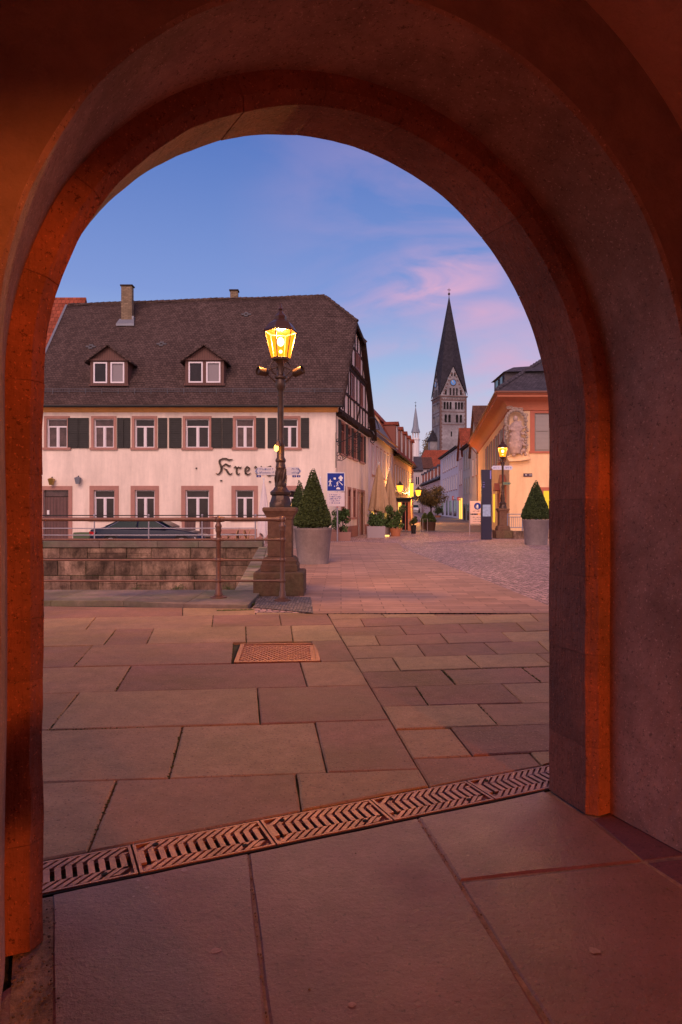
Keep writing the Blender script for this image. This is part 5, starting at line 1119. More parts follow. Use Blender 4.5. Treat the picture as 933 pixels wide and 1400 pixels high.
o = m.build('cloud_base', stn, t); rm_ = o.modifiers.new('r', 'REMESH'); rm_.mode = 'VOXEL'; rm_.voxel_size = .04; rm_.use_smooth_shade = True
m = MB(); m.prism([(xx(693), .28, zz(626)), (xx(720), .28, zz(618)), (xx(725), .28, zz(628)), (xx(712), .28, zz(630)), (xx(696), .28, zz(631))], (0, -.35, 0)); m.tube([(xx(693), -.1, zz(625)), (xx(705), -.15, zz(621)), (xx(716), -.1, zz(618)), (xx(720), -.1, zz(621)), (xx(726), .1, zz(629))], .04, 6); m.build('console', oc, t)

# ------------------------------------------------------------------ things on the right of the square
YT = 34.7; t = thing('info_totem', 'tall dark blue information totem with a light map panel', 'totem', (X_(665, YT), YT, 0))
m = MB(); m.box(-.265, .265, -.09, .09, 0, 3.55); m.build('pillar', mat('totem_blue', (.022, .020, .05), .35), t, bevel=.01)
m = MB(); m.box(-.20, .20, -.1, -.09, Z_(706, YT), Z_(690, YT)); m.build('map_panel', mat('map_paper', (.34, .44, .60), .4, var=.25, vscale=9), t)
m = MB(); glyphs(m, -.19, -.08, Z_(667, YT), Z_(658, YT), -.092, 3, 0); m.box(.17, .23, -.094, -.09, Z_(655, YT), Z_(643.5, YT)); m.build('lettering', mat('totem_lilac', (.25, .22, .6), .4), t)
Yp = 39; t = thing('pedestrian_zone_sign', 'white pedestrian zone sign board on two legs left of the dark totem', 'sign', (X_(651.5, Yp), Yp, 0))
m = MB(); m.box(-.36, .36, -.02, 0, Z_(702, Yp), Z_(685, Yp)); m.box(-.36, .36, -.02, 0, Z_(716, Yp), Z_(704, Yp)); m.build('panel', mat('plate_cream', (.68, .48, .42), .5), t)
m = MB(); cz0 = Z_(692, Yp); m.prism([(.06 + .20 * math.cos(k * math.pi / 12), -.027, cz0 + .20 * math.sin(k * math.pi / 12)) for k in range(24)], (0, .005, 0)); m.build('blue_disc', bluep, t)
m = MB(); m.lathe([(.03, 0), (.03, .005)], 8, (.06, -.03, cz0 + .1)); m.box(.02, .10, -.032, -.028, cz0 - .02, cz0 + .08); m.box(.02, .05, -.032, -.028, cz0 - .14, cz0 - .02); m.box(.07, .10, -.032, -.028, cz0 - .14, cz0 - .02); m.box(-.03, -.005, -.032, -.028, cz0 - .1, cz0 + .03); m.build('pictogram', white, t)
m = MB(); glyphs(m, -.2, .28, Z_(700, Yp), Z_(697.5, Yp), -.022, 1, 0); glyphs(m, -.2, .28, Z_(714, Yp), Z_(706, Yp), -.022, 3, 0); m.build('lettering', mat('text_grey', (.1, .06, .08), .5), t)
m = MB(); [m.tube([(x, .02, 0), (x, .02, Z_(684, Yp))], .028, 8) for x in (-.38, .38)]; m.tube([(-.38, .02, Z_(717.5, Yp)), (.38, .02, Z_(717.5, Yp))], .02, 6); m.build('frame', greyrail, t, smooth=True)
for i, (ua, ub, vv_, lb) in enumerate(((672, 686, 639.5, 'left pointing white finger sign on the distant right lamp post'), (689, 701.5, 639.5, 'right pointing white finger sign on the distant right lamp post'), (688, 699, 661, 'small greenish plate sign low on the distant right lamp post'))):
    Y = 36.2; t = thing('direction_sign', lb, 'sign', (0, Y, 0), 0, 'signs on the distant lamp post'); m = MB(); a, b = X_(ua, Y), X_(ub, Y); z = Z_(vv_, Y); s_ = .11 if i < 2 else .07
    m.prism([(a + (.08 if i == 0 else 0), 0, z - s_), (b - (.08 if i else 0), 0, z - s_), (b, 0, z if i else z + s_), (b - (.08 if i else 0), 0, z + s_), (a + (.08 if i == 0 else 0), 0, z + s_), (a, 0, z)], (0, .02, 0)); m.build('panel', sgw if i < 2 else mat('olive_sign', (.18, .24, .12), .5), t); m = MB(); glyphs(m, a + .1, b - .1, z - s_ * .6, z + s_ * .6, -.001, 1, 0); m.build('lettering', bluep, t)
t = thing('stone_parapet', 'low stone ledge beneath the blue grey railing by the orange house', 'ledge', (0, 36, 0)); m = MB(); m.box(X_(700, 36), X_(760, 36), -.35, .35, -.1, .40); m.build('block', blockm, t, bevel=.02)
fn_ = thing('blue_grey_fence', 'blue grey metal fence between the right lamp pedestal and planter', 'railing', (0, 36.1, .4)); bg_ = mat('blue_grey_metal', (.22, .24, .34), .5, metal=.3); m = MB(); a, b = X_(694, 36.1), X_(755, 36.1); z1 = Z_(703, 36.1) - .4
for z in (.18, z1 - .15, z1): m.tube([(a, 0, z), (b, 0, z)], .022, 6)
m.build('rail', bg_, fn_); m = MB(); x = a
while x < b: m.tube([(x, 0, .18), (x, 0, z1 - .15)], .012, 5); x += .11
m.build('baluster', bg_, fn_)
for k in range(4): m = MB(); x = lerp(a, b, k / 3); m.tube([(x, 0, 0), (x, 0, z1)], .03, 6); m.build('post', bg_, fn_)

# ------------------------------------------------------------------ church
chs = mat('church_stone', (.27, .265, .285), .9, spec=.1, var=.3, vscale=.35, bump=.8, bscale=4, col2=(.17, .155, .17)); chq = mat('church_red_stone', (.12, .072, .066), .9, var=.3, vscale=.8)
ch = thing('church_tower', 'tall stone church tower with dark pointed spire and blue clock', 'church tower', (36.4, 230, 0), R(9))
Hc = Z_(545, 230); HW = 4.55
def chz(v): return Z_(v, 230)
for k in range(4):
    Mr = Matrix.Rotation(k * math.pi / 2, 4, 'Z'); mpf = lambda x, y, z, Mr=Mr: tuple(Mr @ Vector((x, y - HW, z)))
    hs_ = []
    for c in (-1.95, 1.95):
        for j in (-1, 0, 1): hs_.append((c + j * 1.02 - .36, c + j * 1.02 + .36, chz(562.5), chz(554)))
        for j in (-.5, .5): hs_.append((c + j * 1.3 - .42, c + j * 1.3 + .42, chz(580), chz(571)))
    hs_.append((-.9, -.4, chz(599), chz(593)))
    m = MB(mpf); m.wall(-HW, HW, -2, Hc, hs_, rec=.6); ap = chz(505); m.poly([(-HW, 0, Hc), (HW, 0, Hc), (0, .12, ap)])
    m.build('wall', chs, ch)
    m = MB(mpf)
    for h in hs_: m.box(h[0], h[1], .5, .55, h[2], h[3]); m.prism([(lerp(h[0], h[1], .5) + (h[1] - h[0]) / 2 * math.cos(q * math.pi / 6), -.02, h[3] + (h[1] - h[0]) / 2 * math.sin(q * math.pi / 6)) for q in range(7)], (0, .05, 0))
    for c, w_ in ((-1.3, .5), (-.1, .5), (.95, .5)): m.box(c, c + w_, -.06, -.02, chz(543.5), chz(534))
    for c in (-2.9, 2.3): m.box(c, c + .6, -.03, 0, chz(543), chz(536))
    m.box(-.75, -.25, -.03, 0, chz(518), chz(513)); m.box(.25, .75, -.03, 0, chz(518), chz(513)); m.build('opening', dark, ch)
    m = MB(mpf)
    z = -2; j = 0
    while z < Hc - .3: w_ = .75 if j % 2 else .5; m.box(-HW - .03, -HW + w_, -.05, 0, z, z + .62); m.box(HW - w_, HW + .03, -.05, 0, z, z + .62); z += .66; j += 1
    for za, zb_ in ((chz(551), chz(549.5)), (chz(566.5), chz(565.5)), (chz(583.5), chz(582.5))): m.box(-HW + .8, HW - .8, -.06, 0, za, zb_)
    m.box(-HW - .3, HW + .3, -.35, 0, Hc - .25, Hc + .12)
    for i in range(14): x = lerp(-3.6, 3.6, i / 13); m.box(x - .12, x + .12, -.08, 0, chz(549.5), chz(547.5))
    for (x, z) in [(-3.2, .6), (3.2, .6), (-2.4, 2.6), (2.4, 2.6), (-1.5, 5), (1.5, 5), (-.7, 7.3), (.7, 7.3), (-2.9, 1.6), (2.9, 1.6), (-2.0, 3.8), (2.0, 3.8), (-1.1, 6.2), (1.1, 6.2)]: m.box(x - .25, x + .25, -.05, 0, Hc + z, Hc + z + .45)
    m.build('red_stone_trim', chq, ch)
    if k == 0 or k == 3:
        zc2 = chz(526.5); m = MB(mpf); m.prism([(-.1 + 1.12 * math.cos(q * math.pi / 12), -.14, zc2 + 1.12 * math.sin(q * math.pi / 12)) for q in range(24)], (0, .2, 0)); ck = m.build('clock', mat('clock_rim', (.05, .04, .05), .5), ch)
        m = MB(mpf); m.prism([(-.1 + .85 * math.cos(q * math.pi / 12), -.17, zc2 + .85 * math.sin(q * math.pi / 12)) for q in range(24)], (0, .03, 0)); m.build('dial', mat('clock_blue', (.06, .25, .62), .4), ck)
        m = MB(mpf); m.tube([(-.1, -.2, zc2), (-.6, -.2, zc2 + .85)], .07, 5); m.tube([(-.1, -.2, zc2), (.25, -.2, zc2 - .5)], .08, 5); m.build('hands', mat('gold', (.8, .6, .2), .3, metal=.6), ck)
m = MB(); tip = (0, 0, chz(404)); ap = chz(505) + .3; HE = HW + .35
cn = [(-HE, -HE, Hc + .1), (HE, -HE, Hc + .1), (HE, HE, Hc + .1), (-HE, HE, Hc + .1)]; am = [(0, -HW - .1, ap), (HW + .1, 0, ap), (0, HW + .1, ap), (-HW - .1, 0, ap)]
for k in range(4): c, a0, a1 = cn[k], am[k - 1], am[k]; m.poly([c, a1, tip]); m.poly([c, tip, a0])
m.build('spire', mat('spire_slate', (.028, .026, .036), .8, spec=.15, kind='tile', p=(.6, .5), bump=.6, bscale=6), ch)
m = MB(); m.tube([(0, 0, chz(406)), (0, 0, chz(394))], [.12, .06], 6); m.sphere((0, 0, chz(402)), .42, 10, 8); m.tube([(-.6, 0, chz(396.5)), (.6, 0, chz(396.5))], .1, 6); m.build('cross', mat('cross_dark', (.06, .04, .03), .5, metal=.5), ch)
m = MB(); m.box(-HW - 2.4, -HW + .02, -1.2, 1.2, -2, chz(604)); m.build('stair_turret', chs, ch); m = MB(); m.lathe([(1.7, chz(604)), (.05, chz(588))], 4, (-HW - 1.1, 0, 0), sq=True); m.build('turret_roof', MATS['spire_slate'], ch)
st_ = thing('small_spire', 'slim pale spire with open lantern left of the church tower', 'church spire', (X_(568.5, 260), 260, 0)); f2 = lambda v: Z_(v, 260)
m = MB(); m.lathe([(1.45, 10), (1.45, f2(602)), (1.75, f2(601.5)), (1.75, f2(600.5)), (1.3, f2(600))], 8); m.build('turret', white, st_)
for k in range(8): m = MB(); an = k * math.pi / 4; m.tube([(1.25 * math.cos(an), 1.25 * math.sin(an), f2(600)), (1.25 * math.cos(an), 1.25 * math.sin(an), f2(591))], .14, 5); m.build('column', white, st_)
m = MB(); m.lathe([(1.75, f2(591.5)), (1.7, f2(590.5)), (1.15, f2(584)), (.75, f2(572)), (.06, f2(556))], 8); m.build('spire_roof', mat('copper_grey', (.22, .25, .30), .5), st_); m = MB(); m.tube([(0, 0, f2(556)), (0, 0, f2(549))], .06, 5); m.sphere((0, 0, f2(555)), .25, 8, 6); m.tube([(-.5, 0, f2(550.5)), (.3, 0, f2(550.5))], .06, 5); m.build('weather_vane', blk, st_)
m = MB(); m.lathe([(1.2, f2(600)), (1.2, f2(599))], 8); m.build('lantern_floor', white, st_)
# hill behind, with woodland
m = MB(); vs_ = []; NX, NY = 60, 20
def hillz(x, y): u = CX + F * x / y; return max(-3, (27 + 8.5 * math.exp(-((u - 592) / 16) ** 2) - 26 * (1 / (1 + math.exp((u - 562) / 7.))) - .02 * abs(x - 45)) * min(1, max(0, (y - 262) / 34))) 
for j in range(NY):
    for i in range(NX): x, y = lerp(5, 160, i / (NX - 1)), lerp(258, 340, j / (NY - 1)); vs_.append((x, y, hillz(x * 300 / max(y, 1), 300) * min(1, max(0, (y - 258) / 40)) - .5 + noise.noise(Vector((x * .15, y * .15, 0)))))
m.add(vs_, [(j * NX + i, j * NX + i + 1, (j + 1) * NX + i + 1, (j + 1) * NX + i) for j in range(NY - 1) for i in range(NX - 1)]); m.build('hill', mat('hill_ground', (.17, .11, .05), .95, var=.4, vscale=.12, bump=1, bscale=1), kind='structure', smooth=True)
m = MB(); r2 = random.Random(3)
for k in range(420):
    u = r2.uniform(556, 640); y = r2.uniform(268, 312); x = (u - CX) / F * y; z = hillz((u - CX) / F * 300, 300) * min(1, (y - 258) / 40)
    cc = Vector((x, y, z + r2.uniform(.2, 1.6))); 
    for q in range(16):
        d = Vector((r2.gauss(0, .8), r2.gauss(0, .8), r2.gauss(0, .7))); m.rv = r2.random(); p = cc + d; a = Vector((r2.uniform(-1, 1), r2.uniform(-1, 1), r2.uniform(-1, 1))) * .4; b = Vector((r2.uniform(-1, 1), r2.uniform(-1, 1), r2.uniform(-1, 1))) * .4; m.poly([p, p + a, p + a + b, p + b])
o = m.build('woodland', mat('autumn_leaves', (.15, .105, .04), .8, rnd=.6)); o['kind'] = 'stuff'

# ------------------------------------------------------------------ closed parasols
def parasol(label, loc, ztip, zbot, rmax, mt, zpole=0, seed=1, flare=0):
    t = thing('closed_parasol', label, 'parasol', loc, seed, 'closed parasols of the cafes'); m = MB(); n = 40; rows_ = 14; vv = []
    for i in range(rows_ + 1):
        f_ = i / rows_; z = lerp(ztip, zbot, f_); r_ = rmax * (.05 + .95 * f_ ** .75) * (1 if f_ < .93 else .92)
        for k in range(n): an = 2 * math.pi * k / n; q = 1 + .16 * math.sin(an * 8 + seed) * min(1, f_ * 2) + .08 * noise.noise(Vector((math.cos(an) * 2, f_ * 5, seed))); vv.append((r_ * q * math.cos(an), r_ * q * math.sin(an), z + (.10 * math.sin(an * 4 + seed) if i == rows_ else 0)))
    m.add(vv, [(i * n + k, i * n + (k + 1) % n, (i + 1) * n + (k + 1) % n, (i + 1) * n + k) for i in range(rows_) for k in range(n)]); m.build('canopy', mt, t, smooth=True)
    m = MB(); m.tube([(0, 0, zpole), (0, 0, ztip + .08)], .035, 8); m.sphere((0, 0, ztip + .1), .05, 8, 6); m.build('pole', white, t)
    m = MB(); m.lathe([(.35, zpole), (.35, zpole + .07), (.08, zpole + .1)], 16); m.build('base', white, t)
    if flare:
        m = MB(); 
        for k in range(16): an = k * .39; m.poly([(rmax * .9 * math.cos(an), rmax * .9 * math.sin(an), zbot + .35), (rmax * 1.15 * math.cos(an + .1), rmax * 1.15 * math.sin(an + .1), zbot + .1 + .12 * math.sin(k * 3)), (rmax * .95 * math.cos(an + .35), rmax * .95 * math.sin(an + .35), zbot - .05)])
        m.build('valance', mt, t)
    return t
parasol('white closed parasol in front of the pub, left of the big lamp', (X_(361, 31), 31, 0), Z_(657.5, 31), .35, .30, canvas, -.3, 1)
parasol('white closed parasol half hidden by the largest topiary', (X_(438, 31), 31, 0), Z_(656, 31), .9, .33, canvas, 0, 2)
parasol('larger beige closed parasol in front of the lilac house', (X_(518.3, 41), 41, 0), Z_(635, 41), Z_(699, 41), .58, beige, 0, 3, 1)
parasol('smaller beige closed parasol with white pole beside the oleander', (X_(533, 43), 43, 0), Z_(643, 43), Z_(701, 43), .47, beige, 0, 4.4, 1)
# ------------------------------------------------------------------ shrubs in pots
def shrub(label, loc, w_, h, ph, pw_, potm, n, leaf, round_=True, zc=.6, lm_=leafl, dots=None):
    t = thing('potted_shrub', label, 'potted plant', loc, 0, 'potted shrubs of the cafes'); m = MB()
    if round_: m.lathe([(pw_ * .75, 0), (pw_, ph * .9), (pw_ * 1.05, ph), (pw_ * .9, ph)], 20)
    else: m.lathe([(pw_ * .95, 0), (pw_, ph)], 4, sq=True)
    m.build('pot', potm, t)
    m = MB()
    for k in range(7): a = k * .9; m.tube([(0, 0, ph * .8), (w_ * .3 * math.cos(a), w_ * .3 * math.sin(a), ph + h * .5), (w_ * .6 * math.cos(a), w_ * .6 * math.sin(a), ph + h * .85)], [.02, .014, .006], 5)
    m.build('stem', timber, t)
    cl = [(random.uniform(-.6, .6) * w_, random.uniform(-.5, .5) * w_, ph + random.uniform(.15, .95) * h) for _ in range(14)]
    def fn():
        c = random.choice(cl); d = Vector((random.gauss(0, 1), random.gauss(0, 1), random.gauss(0, 1))).normalized() * (w_ * .33) * random.random() ** .4; return (Vector(c) + d, d.normalized())
    m = MB(); leaf_cloud(m, fn, n, leaf); m.build('foliage', lm_, t)
    if dots:
        m = MB()
        for k in range(50): p, _ = fn(); m.sphere(p, .022, 5, 3)
        m.build('blossom', dots, t)
    return t
shrub('green shrub in a low trough behind the play street sign', (X_(466, 33.6), 33.4, 0), .55, 1.05, .42, .5, mat('brown_trough', (.3, .15, .12), .8), 1400, .09, False)
shrub('green shrub in the square grey planter beside the beige parasols', (X_(514, 37.5), 37.5, 0), .55, .65, .62, .50, mat('lilac_planter', (.34, .28, .30), .6), 1400, .08, False)
shrub('low shrub between the two beige parasols', (X_(526, 40), 40, 0), .5, .55, .5, .4, potg, 900, .08)
shrub('tall flowering oleander in a terracotta pot beside the white pole', (X_(541, 39.5), 39.5, 0), .62, 1.25, .45, .33, terra, 2400, .09, True, dots=mat('blossom_pink', (.7, .4, .4), .6))
shrub('dark round bush in a thin wire stand in the middle of the street mouth', (X_(565.5, 44), 44, 0), .3, .5, .55, .18, blk, 900, .06, lm_=leafm)
t = thing('wire_frame_rack', 'thin wire rack next to the dark round bush', 'rack', (X_(571, 44.5), 44.5, 0)); m = MB()
for x in (-.55, -.1, .35): m.tube([(x, 0, 0), (x, 0, .95), (x + .3, 0, .95), (x + .3, 0, 0)], .015, 5)
m.build('frame', greyrail, t)
t = thing('ground_light', 'small glowing light strip on the ground at the foot of the beige parasols', 'lamp', (X_(527, 39), 38.6, 0)); m = MB(); m.box(-.22, .22, -.05, .05, 0, .10); m.build('housing', blk, t); m = MB(); m.box(-.20, .20, -.06, -.05, .015, .09); m.box(-.20, .20, -.05, .05, .10, .105); m.build('light_panel', emis('warm_strip', (1, .55, .15), 2.5), t)
lamp('strip_light', (0, -.3, .2), 6, WARM, .05, t)
# ------------------------------------------------------------------ wall lanterns and kiosk on the left of the street
def wall_lantern(label, loc, e, s_=1.0, glow=None):
    t = thing('bracket_lantern', label, 'lantern', loc, 0, 'glowing bracket lanterns in the street'); m = MB(); m.lathe([(.16 * s_, -.3 * s_), (.28 * s_, .18 * s_)], 6); m.build('glass', emis('lantern_glow', (1, .30, .02), 4), t)
    m = MB(); m.lathe([(.32 * s_, .19 * s_), (.1 * s_, .4 * s_), (.03, .55 * s_)], 6); m.lathe([(.17 * s_, -.34 * s_), (.17 * s_, -.3 * s_)], 6)
    m.tube([(0, 0, -.34 * s_), (0, 0, -.7 * s_), (-.5 * s_, .1, -.9 * s_), (-.9 * s_, .2, -.6 * s_)], .035, 6); m.build('bracket', blk, t); lamp('lantern_light', (0, -.45, -.1), e, WARM, .12, t); return t
wall_lantern('nearer glowing lantern above the kiosk on the left of the street', (X_(547, 54), 54, Z_(667, 54)), 650, 1.0)
wall_lantern('farther glowing lantern left of the street tree', (X_(572, 72), 72, Z_(673, 72)), 1400, 1.15)
t = thing('light_box_sign', 'tall glowing yellow light box sign beside the kiosk', 'sign', (X_(563, 64), 64, Z_(669.5, 64))); m = MB(); m.box(-.16, .16, -.1, .1, -.65, .62); m.build('light_panel', emis('yellow_box', (1, .62, .05), 1.6), t); m = MB(); m.box(-.2, .2, -.12, .12, .62, .68); m.box(-.2, .2, -.12, .12, -.71, -.65); m.build('cap', blk, t)
t = thing('shop_kiosk', 'small lit shop front with flat canopy under the nearer lantern', 'kiosk', (X_(553, 50), 50, 0)); k0, k1 = X_(543, 50) - X_(553, 50), X_(562, 50) - X_(553, 50)
m = MB(); m.box(k0, k1, 0, 3, 2.15, 2.35); m.box(k0 - .15, k1 + .25, -.3, 3.1, 2.35, 2.45); m.build('canopy', blk, t)
for i, (a, b, mt) in enumerate(((k0 + .1, k0 + .32, lit), (k0 + .36, k0 + .6, glass), (k0 + .64, k0 + .84, glass))): m = MB(); m.box(a, b, .05, .1, .1, 2.1); m.build('shop_pane', mt, t)
m = MB(); [m.box(x, x + .06, 0, .08, 0, 2.15) for x in (k0, k0 + .32, k0 + .6, k0 + .86, k1 - .06)]; m.build('mullion', ocr, t); m = MB(); m.box(k1 - .22, k1 - .07, -.02, 2.9, 0, 2.15); m.build('side_panel', mat('orange_panel', (.6, .18, .06), .6), t)
m = MB(); m.box(k0, k1, .12, 3, 0, 2.14); m.build('body', gw, t)
# ------------------------------------------------------------------ street tree
t = thing('street_tree', 'small street tree with orange green crown left of the long white house', 'tree', (X_(589, 84), 84, terr(5, 84))); m = MB(); m.tube([(0, 0, 0), (.05, 0, 1.3), (0, 0, 2.1)], [.12, .09, .08], 7); m.build('trunk', timber, t)
m = MB(); tips = []
for k in range(12):
    a = k * .9; e_ = random.uniform(.8, 1.5); p = [(0, 0, 1.4 + .05 * k), (.5 * math.cos(a) * e_, .5 * math.sin(a) * e_, 2.3), (1.05 * math.cos(a) * e_, 1.0 * math.sin(a) * e_, 2.6 + random.uniform(0, 1.2))]; tips.append(p[2]); tips.append(p[1]); m.tube(p, [.05, .035, .012], 5)
m.build('branches', timber, t)
m = MB()
def fn():
    c = random.choice(tips); d = Vector((random.gauss(0, .33), random.gauss(0, .33), random.gauss(0, .26))); return (Vector(c) + d, Vector((0, 0, 1)))
leaf_cloud(m, fn, 6500, .15); m.build('crown', mat('turning_leaves', (.15, .10, .03), .7, rnd=.6), t)
shrub('green bush in the distance beside the long white house', (X_(599, 100), 100, terr(5, 100)), .9, 1.5, .3, .5, terra, 900, .14, lm_=leafm)
# ------------------------------------------------------------------ cars
def car(label, loc, rz_, paint, est=False, s_=1.0):
    t = thing('parked_car', label, 'car', loc, rz_)
    st = [(-2.5, .42, .78, .80, .70), (-2.42, .28, .95, .97, .84), (-2.0, .22, 1.02, 1.04, .92), (-1.75, .2, 1.02, 1.10, .93), (-1.15, .2, 1.0, 1.38, .94), (-.6, .2, .98, 1.44, .94), (0, .2, .97, 1.45, .94), (.35, .2, .96, 1.41, .94), (.8, .2, .95, 1.18, .94), (1.12, .2, .97, 1.0, .94), (1.7, .2, .90, .92, .93), (2.2, .22, .78, .80, .88), (2.45, .26, .66, .68, .78), (2.52, .34, .52, .54, .68)]
    if est: st = [(-2.2, .4, .9, 1.35, .75), (-2.1, .25, .98, 1.55, .88)] + [(-1.6, .2, .98, 1.62, .92), (-.6, .2, .98, 1.66, .92), (.2, .2, .97, 1.62, .92), (.9, .2, 1.0, 1.2, .92), (1.1, .2, 1.0, 1.04, .92), (1.8, .22, .85, .87, .86), (2.05, .3, .62, .64, .75)]
    m = MB(); vv = []
    for x, zb_, zbelt, ztop, w_ in st:
        wt = w_ * (.72 if ztop > zbelt + .2 else .86); half = [(w_ * .9, zb_), (w_, zb_ + .22), (w_ * .985, zbelt - .22), (w_ * .95, zbelt - .03), (w_ * .90, zbelt), (lerp(w_ * .9, wt, .9), ztop - .05 if ztop > zbelt + .1 else (zbelt + ztop) / 2), (wt * .9, ztop)]
        vv += [(x, -a, b) for a, b in half] + [(x, a, b) for a, b in half[::-1]]
    k = 14; fs = [(i * k + j, i * k + (j + 1) % k, (i + 1) * k + (j + 1) % k, (i + 1) * k + j) for i in range(len(st) - 1) for j in range(k)] + [tuple(range(k))[::-1], tuple((len(st) - 1) * k + j for j in range(k))]
    m.add(vv, fs); m.build('body', paint, t, smooth=True)
    gm = mat('car_glass', (.010, .03, .032), .2, spec=.15)
    for sy in (-1, 1):
        gl_ = [(-1.62, 1.06), (-1.15, 1.33), (-.5, 1.39), (.2, 1.38), (.55, 1.22), (.92, 1.03)] if not est else [(-1.9, 1.05), (-1.8, 1.48), (-.6, 1.56), (.2, 1.52), (.8, 1.08)]
        zb0 = 1.0; f = lambda z: sy * (.88 - (z - 1.0) * .50)
        m = MB()
        def strip(xa, xb):
            pts_ = [p for p in gl_ if xa < p[0] < xb]
            def zat(x):
                for p, q in zip(gl_, gl_[1:]):
                    if p[0] <= x <= q[0]: return lerp(p[1], q[1], (x - p[0]) / (q[0] - p[0]))
                return 1.05
            top = [(xa, zat(xa))] + pts_ + [(xb, zat(xb))]; poly_ = [(xa, 1.02)] + top + [(xb, 1.02)]
            m.prism([(x, f(z) + sy * .012, z) for x, z in poly_], (0, -sy * .02, 0))
        for xa, xb in (((-1.6, -.42), (-.34, .86)) if not est else ((-1.85, -.5), (-.4, .75))): strip(xa, xb)
        m.build('side_window', gm, t)
        m = MB(); m.tube([(p[0], f(p[1]) + sy * .02, p[1] + .01) for p in [(gl_[0][0] - .03, 1.04)] + gl_ + [(gl_[-1][0] + .03, 1.03)]], .014, 5); m.tube([(gl_[0][0] - .03, f(1.02) + sy * .02, 1.02), (gl_[-1][0] + .03, f(1.02) + sy * .02, 1.02)], .012, 5); m.build('chrome_trim', mat('chrome', (.7, .7, .72), .2, metal=1), t)
        for xw in ((-1.5, 1.55) if not est else (-1.35, 1.35)):
            m = MB(); y0, y1 = sy * .72, sy * .95; m.tube([(xw, y0, .34), (xw, y1, .34)], .345, 28); w_ = m.build('wheel', mat('tyre', (.015, .014, .014), .85), t, smooth=True)
            m = MB(); m.tube([(xw, sy * .945, .34), (xw, sy * .956, .34)], .10, 14)
            for q in range(10): a = q * .628; m.tube([(xw + .06 * math.cos(a), sy * .957, .34 + .06 * math.sin(a)), (xw + .25 * math.cos(a), sy * .957, .34 + .25 * math.sin(a))], .016, 5)
            m.tube([(xw + .255 * math.cos(q * .3), sy * .957, .34 + .255 * math.sin(q * .3)) for q in range(22)], .014, 5); m.build('rim', mat('alloy', (.55, .5, .55), .3, metal=.9), w_)
            m = MB(); m.tube([(xw + .39 * math.cos(q * math.pi / 12), sy * .945, .34 + .39 * math.sin(q * math.pi / 12)) for q in range(13)], .03, 6); m.build('wheel_arch', mat('arch_black', (.01, .01, .012), .6), w_)
        m = MB(); m.sphere((.78 if not est else .7, sy * 1.0, 1.05), .10, 10, 7, (.8, 1.2, .75)); m.build('mirror', paint, t, smooth=True)
        xf, xb_ = (2.30, -2.46) if not est else (1.95, -2.15)
        m = MB(); m.prism([(xf - .28, sy * .80, .70), (xf + .02, sy * .70, .62), (xf + .1, sy * .60, .56), (xf - .0, sy * .72, .52), (xf - .25, sy * .84, .58)], (.06, sy * .05, 0)); m.build('headlight', mat('lamp_clear', (.6, .58, .6), .15), t)
        m = MB(); m.prism([(xb_, sy * .72, .72), (xb_, sy * .80, .88), (xb_ + .32, sy * .90, .86), (xb_ + .25, sy * .90, .76)], (0, sy * .05, 0)); m.build('tail_light', mat('tail_red', (.6, .02, .02), .3), t)
    m = MB()
    if est: m.prism([(.25, -.66, 1.60), (.25, .66, 1.60), (1.05, .78, 1.10), (1.05, -.78, 1.10)], (.03, 0, .03))
    else: m.prism([(.40, -.62, 1.41), (.40, .62, 1.41), (1.08, .76, 1.05), (1.08, -.76, 1.05)], (.03, 0, .02)); m.build('windscreen', gm, t); m = MB(); m.prism([(-1.15, -.62, 1.39), (-1.15, .62, 1.39), (-1.78, .74, 1.09), (-1.78, -.74, 1.09)], (-.03, 0, .02))
    m.build('windscreen' if est else 'rear_window', gm, t)
    m = MB(); xe = 2.5 if not est else 2.02; m.box(xe - .02, xe + .035, -.42, .42, .42, .62); m.build('grille', mat('arch_black'), t); m = MB(); m.box(xe + .03, xe + .045, -.26, .26, .33, .43); m.build('number_plate', white, t)
    return t
car('dark blue black saloon car parked in front of the pub', (X_(207.5, 30.3), 30.3, -.32), 0, mat('car_paint', (.007, .011, .03), .28, spec=.3, coat=.2))
car('small white car parked at the far end of the street', (X_(568, 146), 146, terr(10, 146) + .02), R(-100), mat('white_car_paint', (.70, .70, .74), .25, coat=.8), est=True)
t = thing('green_bin', 'low green container left of the dark parked car', 'bin', (X_(116, 31), 31, -.36)); m = MB(); m.prism([(-.36, -.3, 0), (.36, -.3, 0), (.41, -.3, .72), (-.41, -.3, .72)], (0, .6, 0)); m.build('body', mat('bin_green', (.07, .10, .045), .6), t); m = MB(); m.prism([(-.43, -.33, .72), (.43, -.33, .72), (.36, -.33, .84), (-.36, -.33, .84)], (0, .66, 0)); m.build('lid', mat('bin_lid', (.09, .12, .055), .5), t)
# ------------------------------------------------------------------ cafe furniture
wick = mat('wicker', (.45, .25, .12), .7, var=.2, vscale=20)
def chair(label, loc, rz_):
    t = thing('bistro_chair', label, 'chair', loc, rz_, 'cafe chairs on the terrace'); m = MB(); m.box(-.22, .22, -.22, .22, .44, .48); m.build('seat', wick, t)
    m = MB(); m.prism([(-.22, .20, .55), (.22, .20, .55), (.24, .26, .86), (.12, .27, .92), (-.12, .27, .92), (-.24, .26, .86)], (0, .03, 0)); m.build('backrest', wick, t)
    for sx in (-1, 1):
        m = MB(); m.tube([(sx * .2, -.2, .44), (sx * .22, -.24, 0)], .014, 6); m.build('leg', wick, t); m = MB(); m.tube([(sx * .2, .2, .58), (sx * .22, .27, 0)], .014, 6); m.build('leg', wick, t)
        m = MB(); m.tube([(sx * .23, .24, .72), (sx * .24, -.12, .66), (sx * .22, -.2, .44)], .014, 6); m.build('armrest', wick, t)
    return t
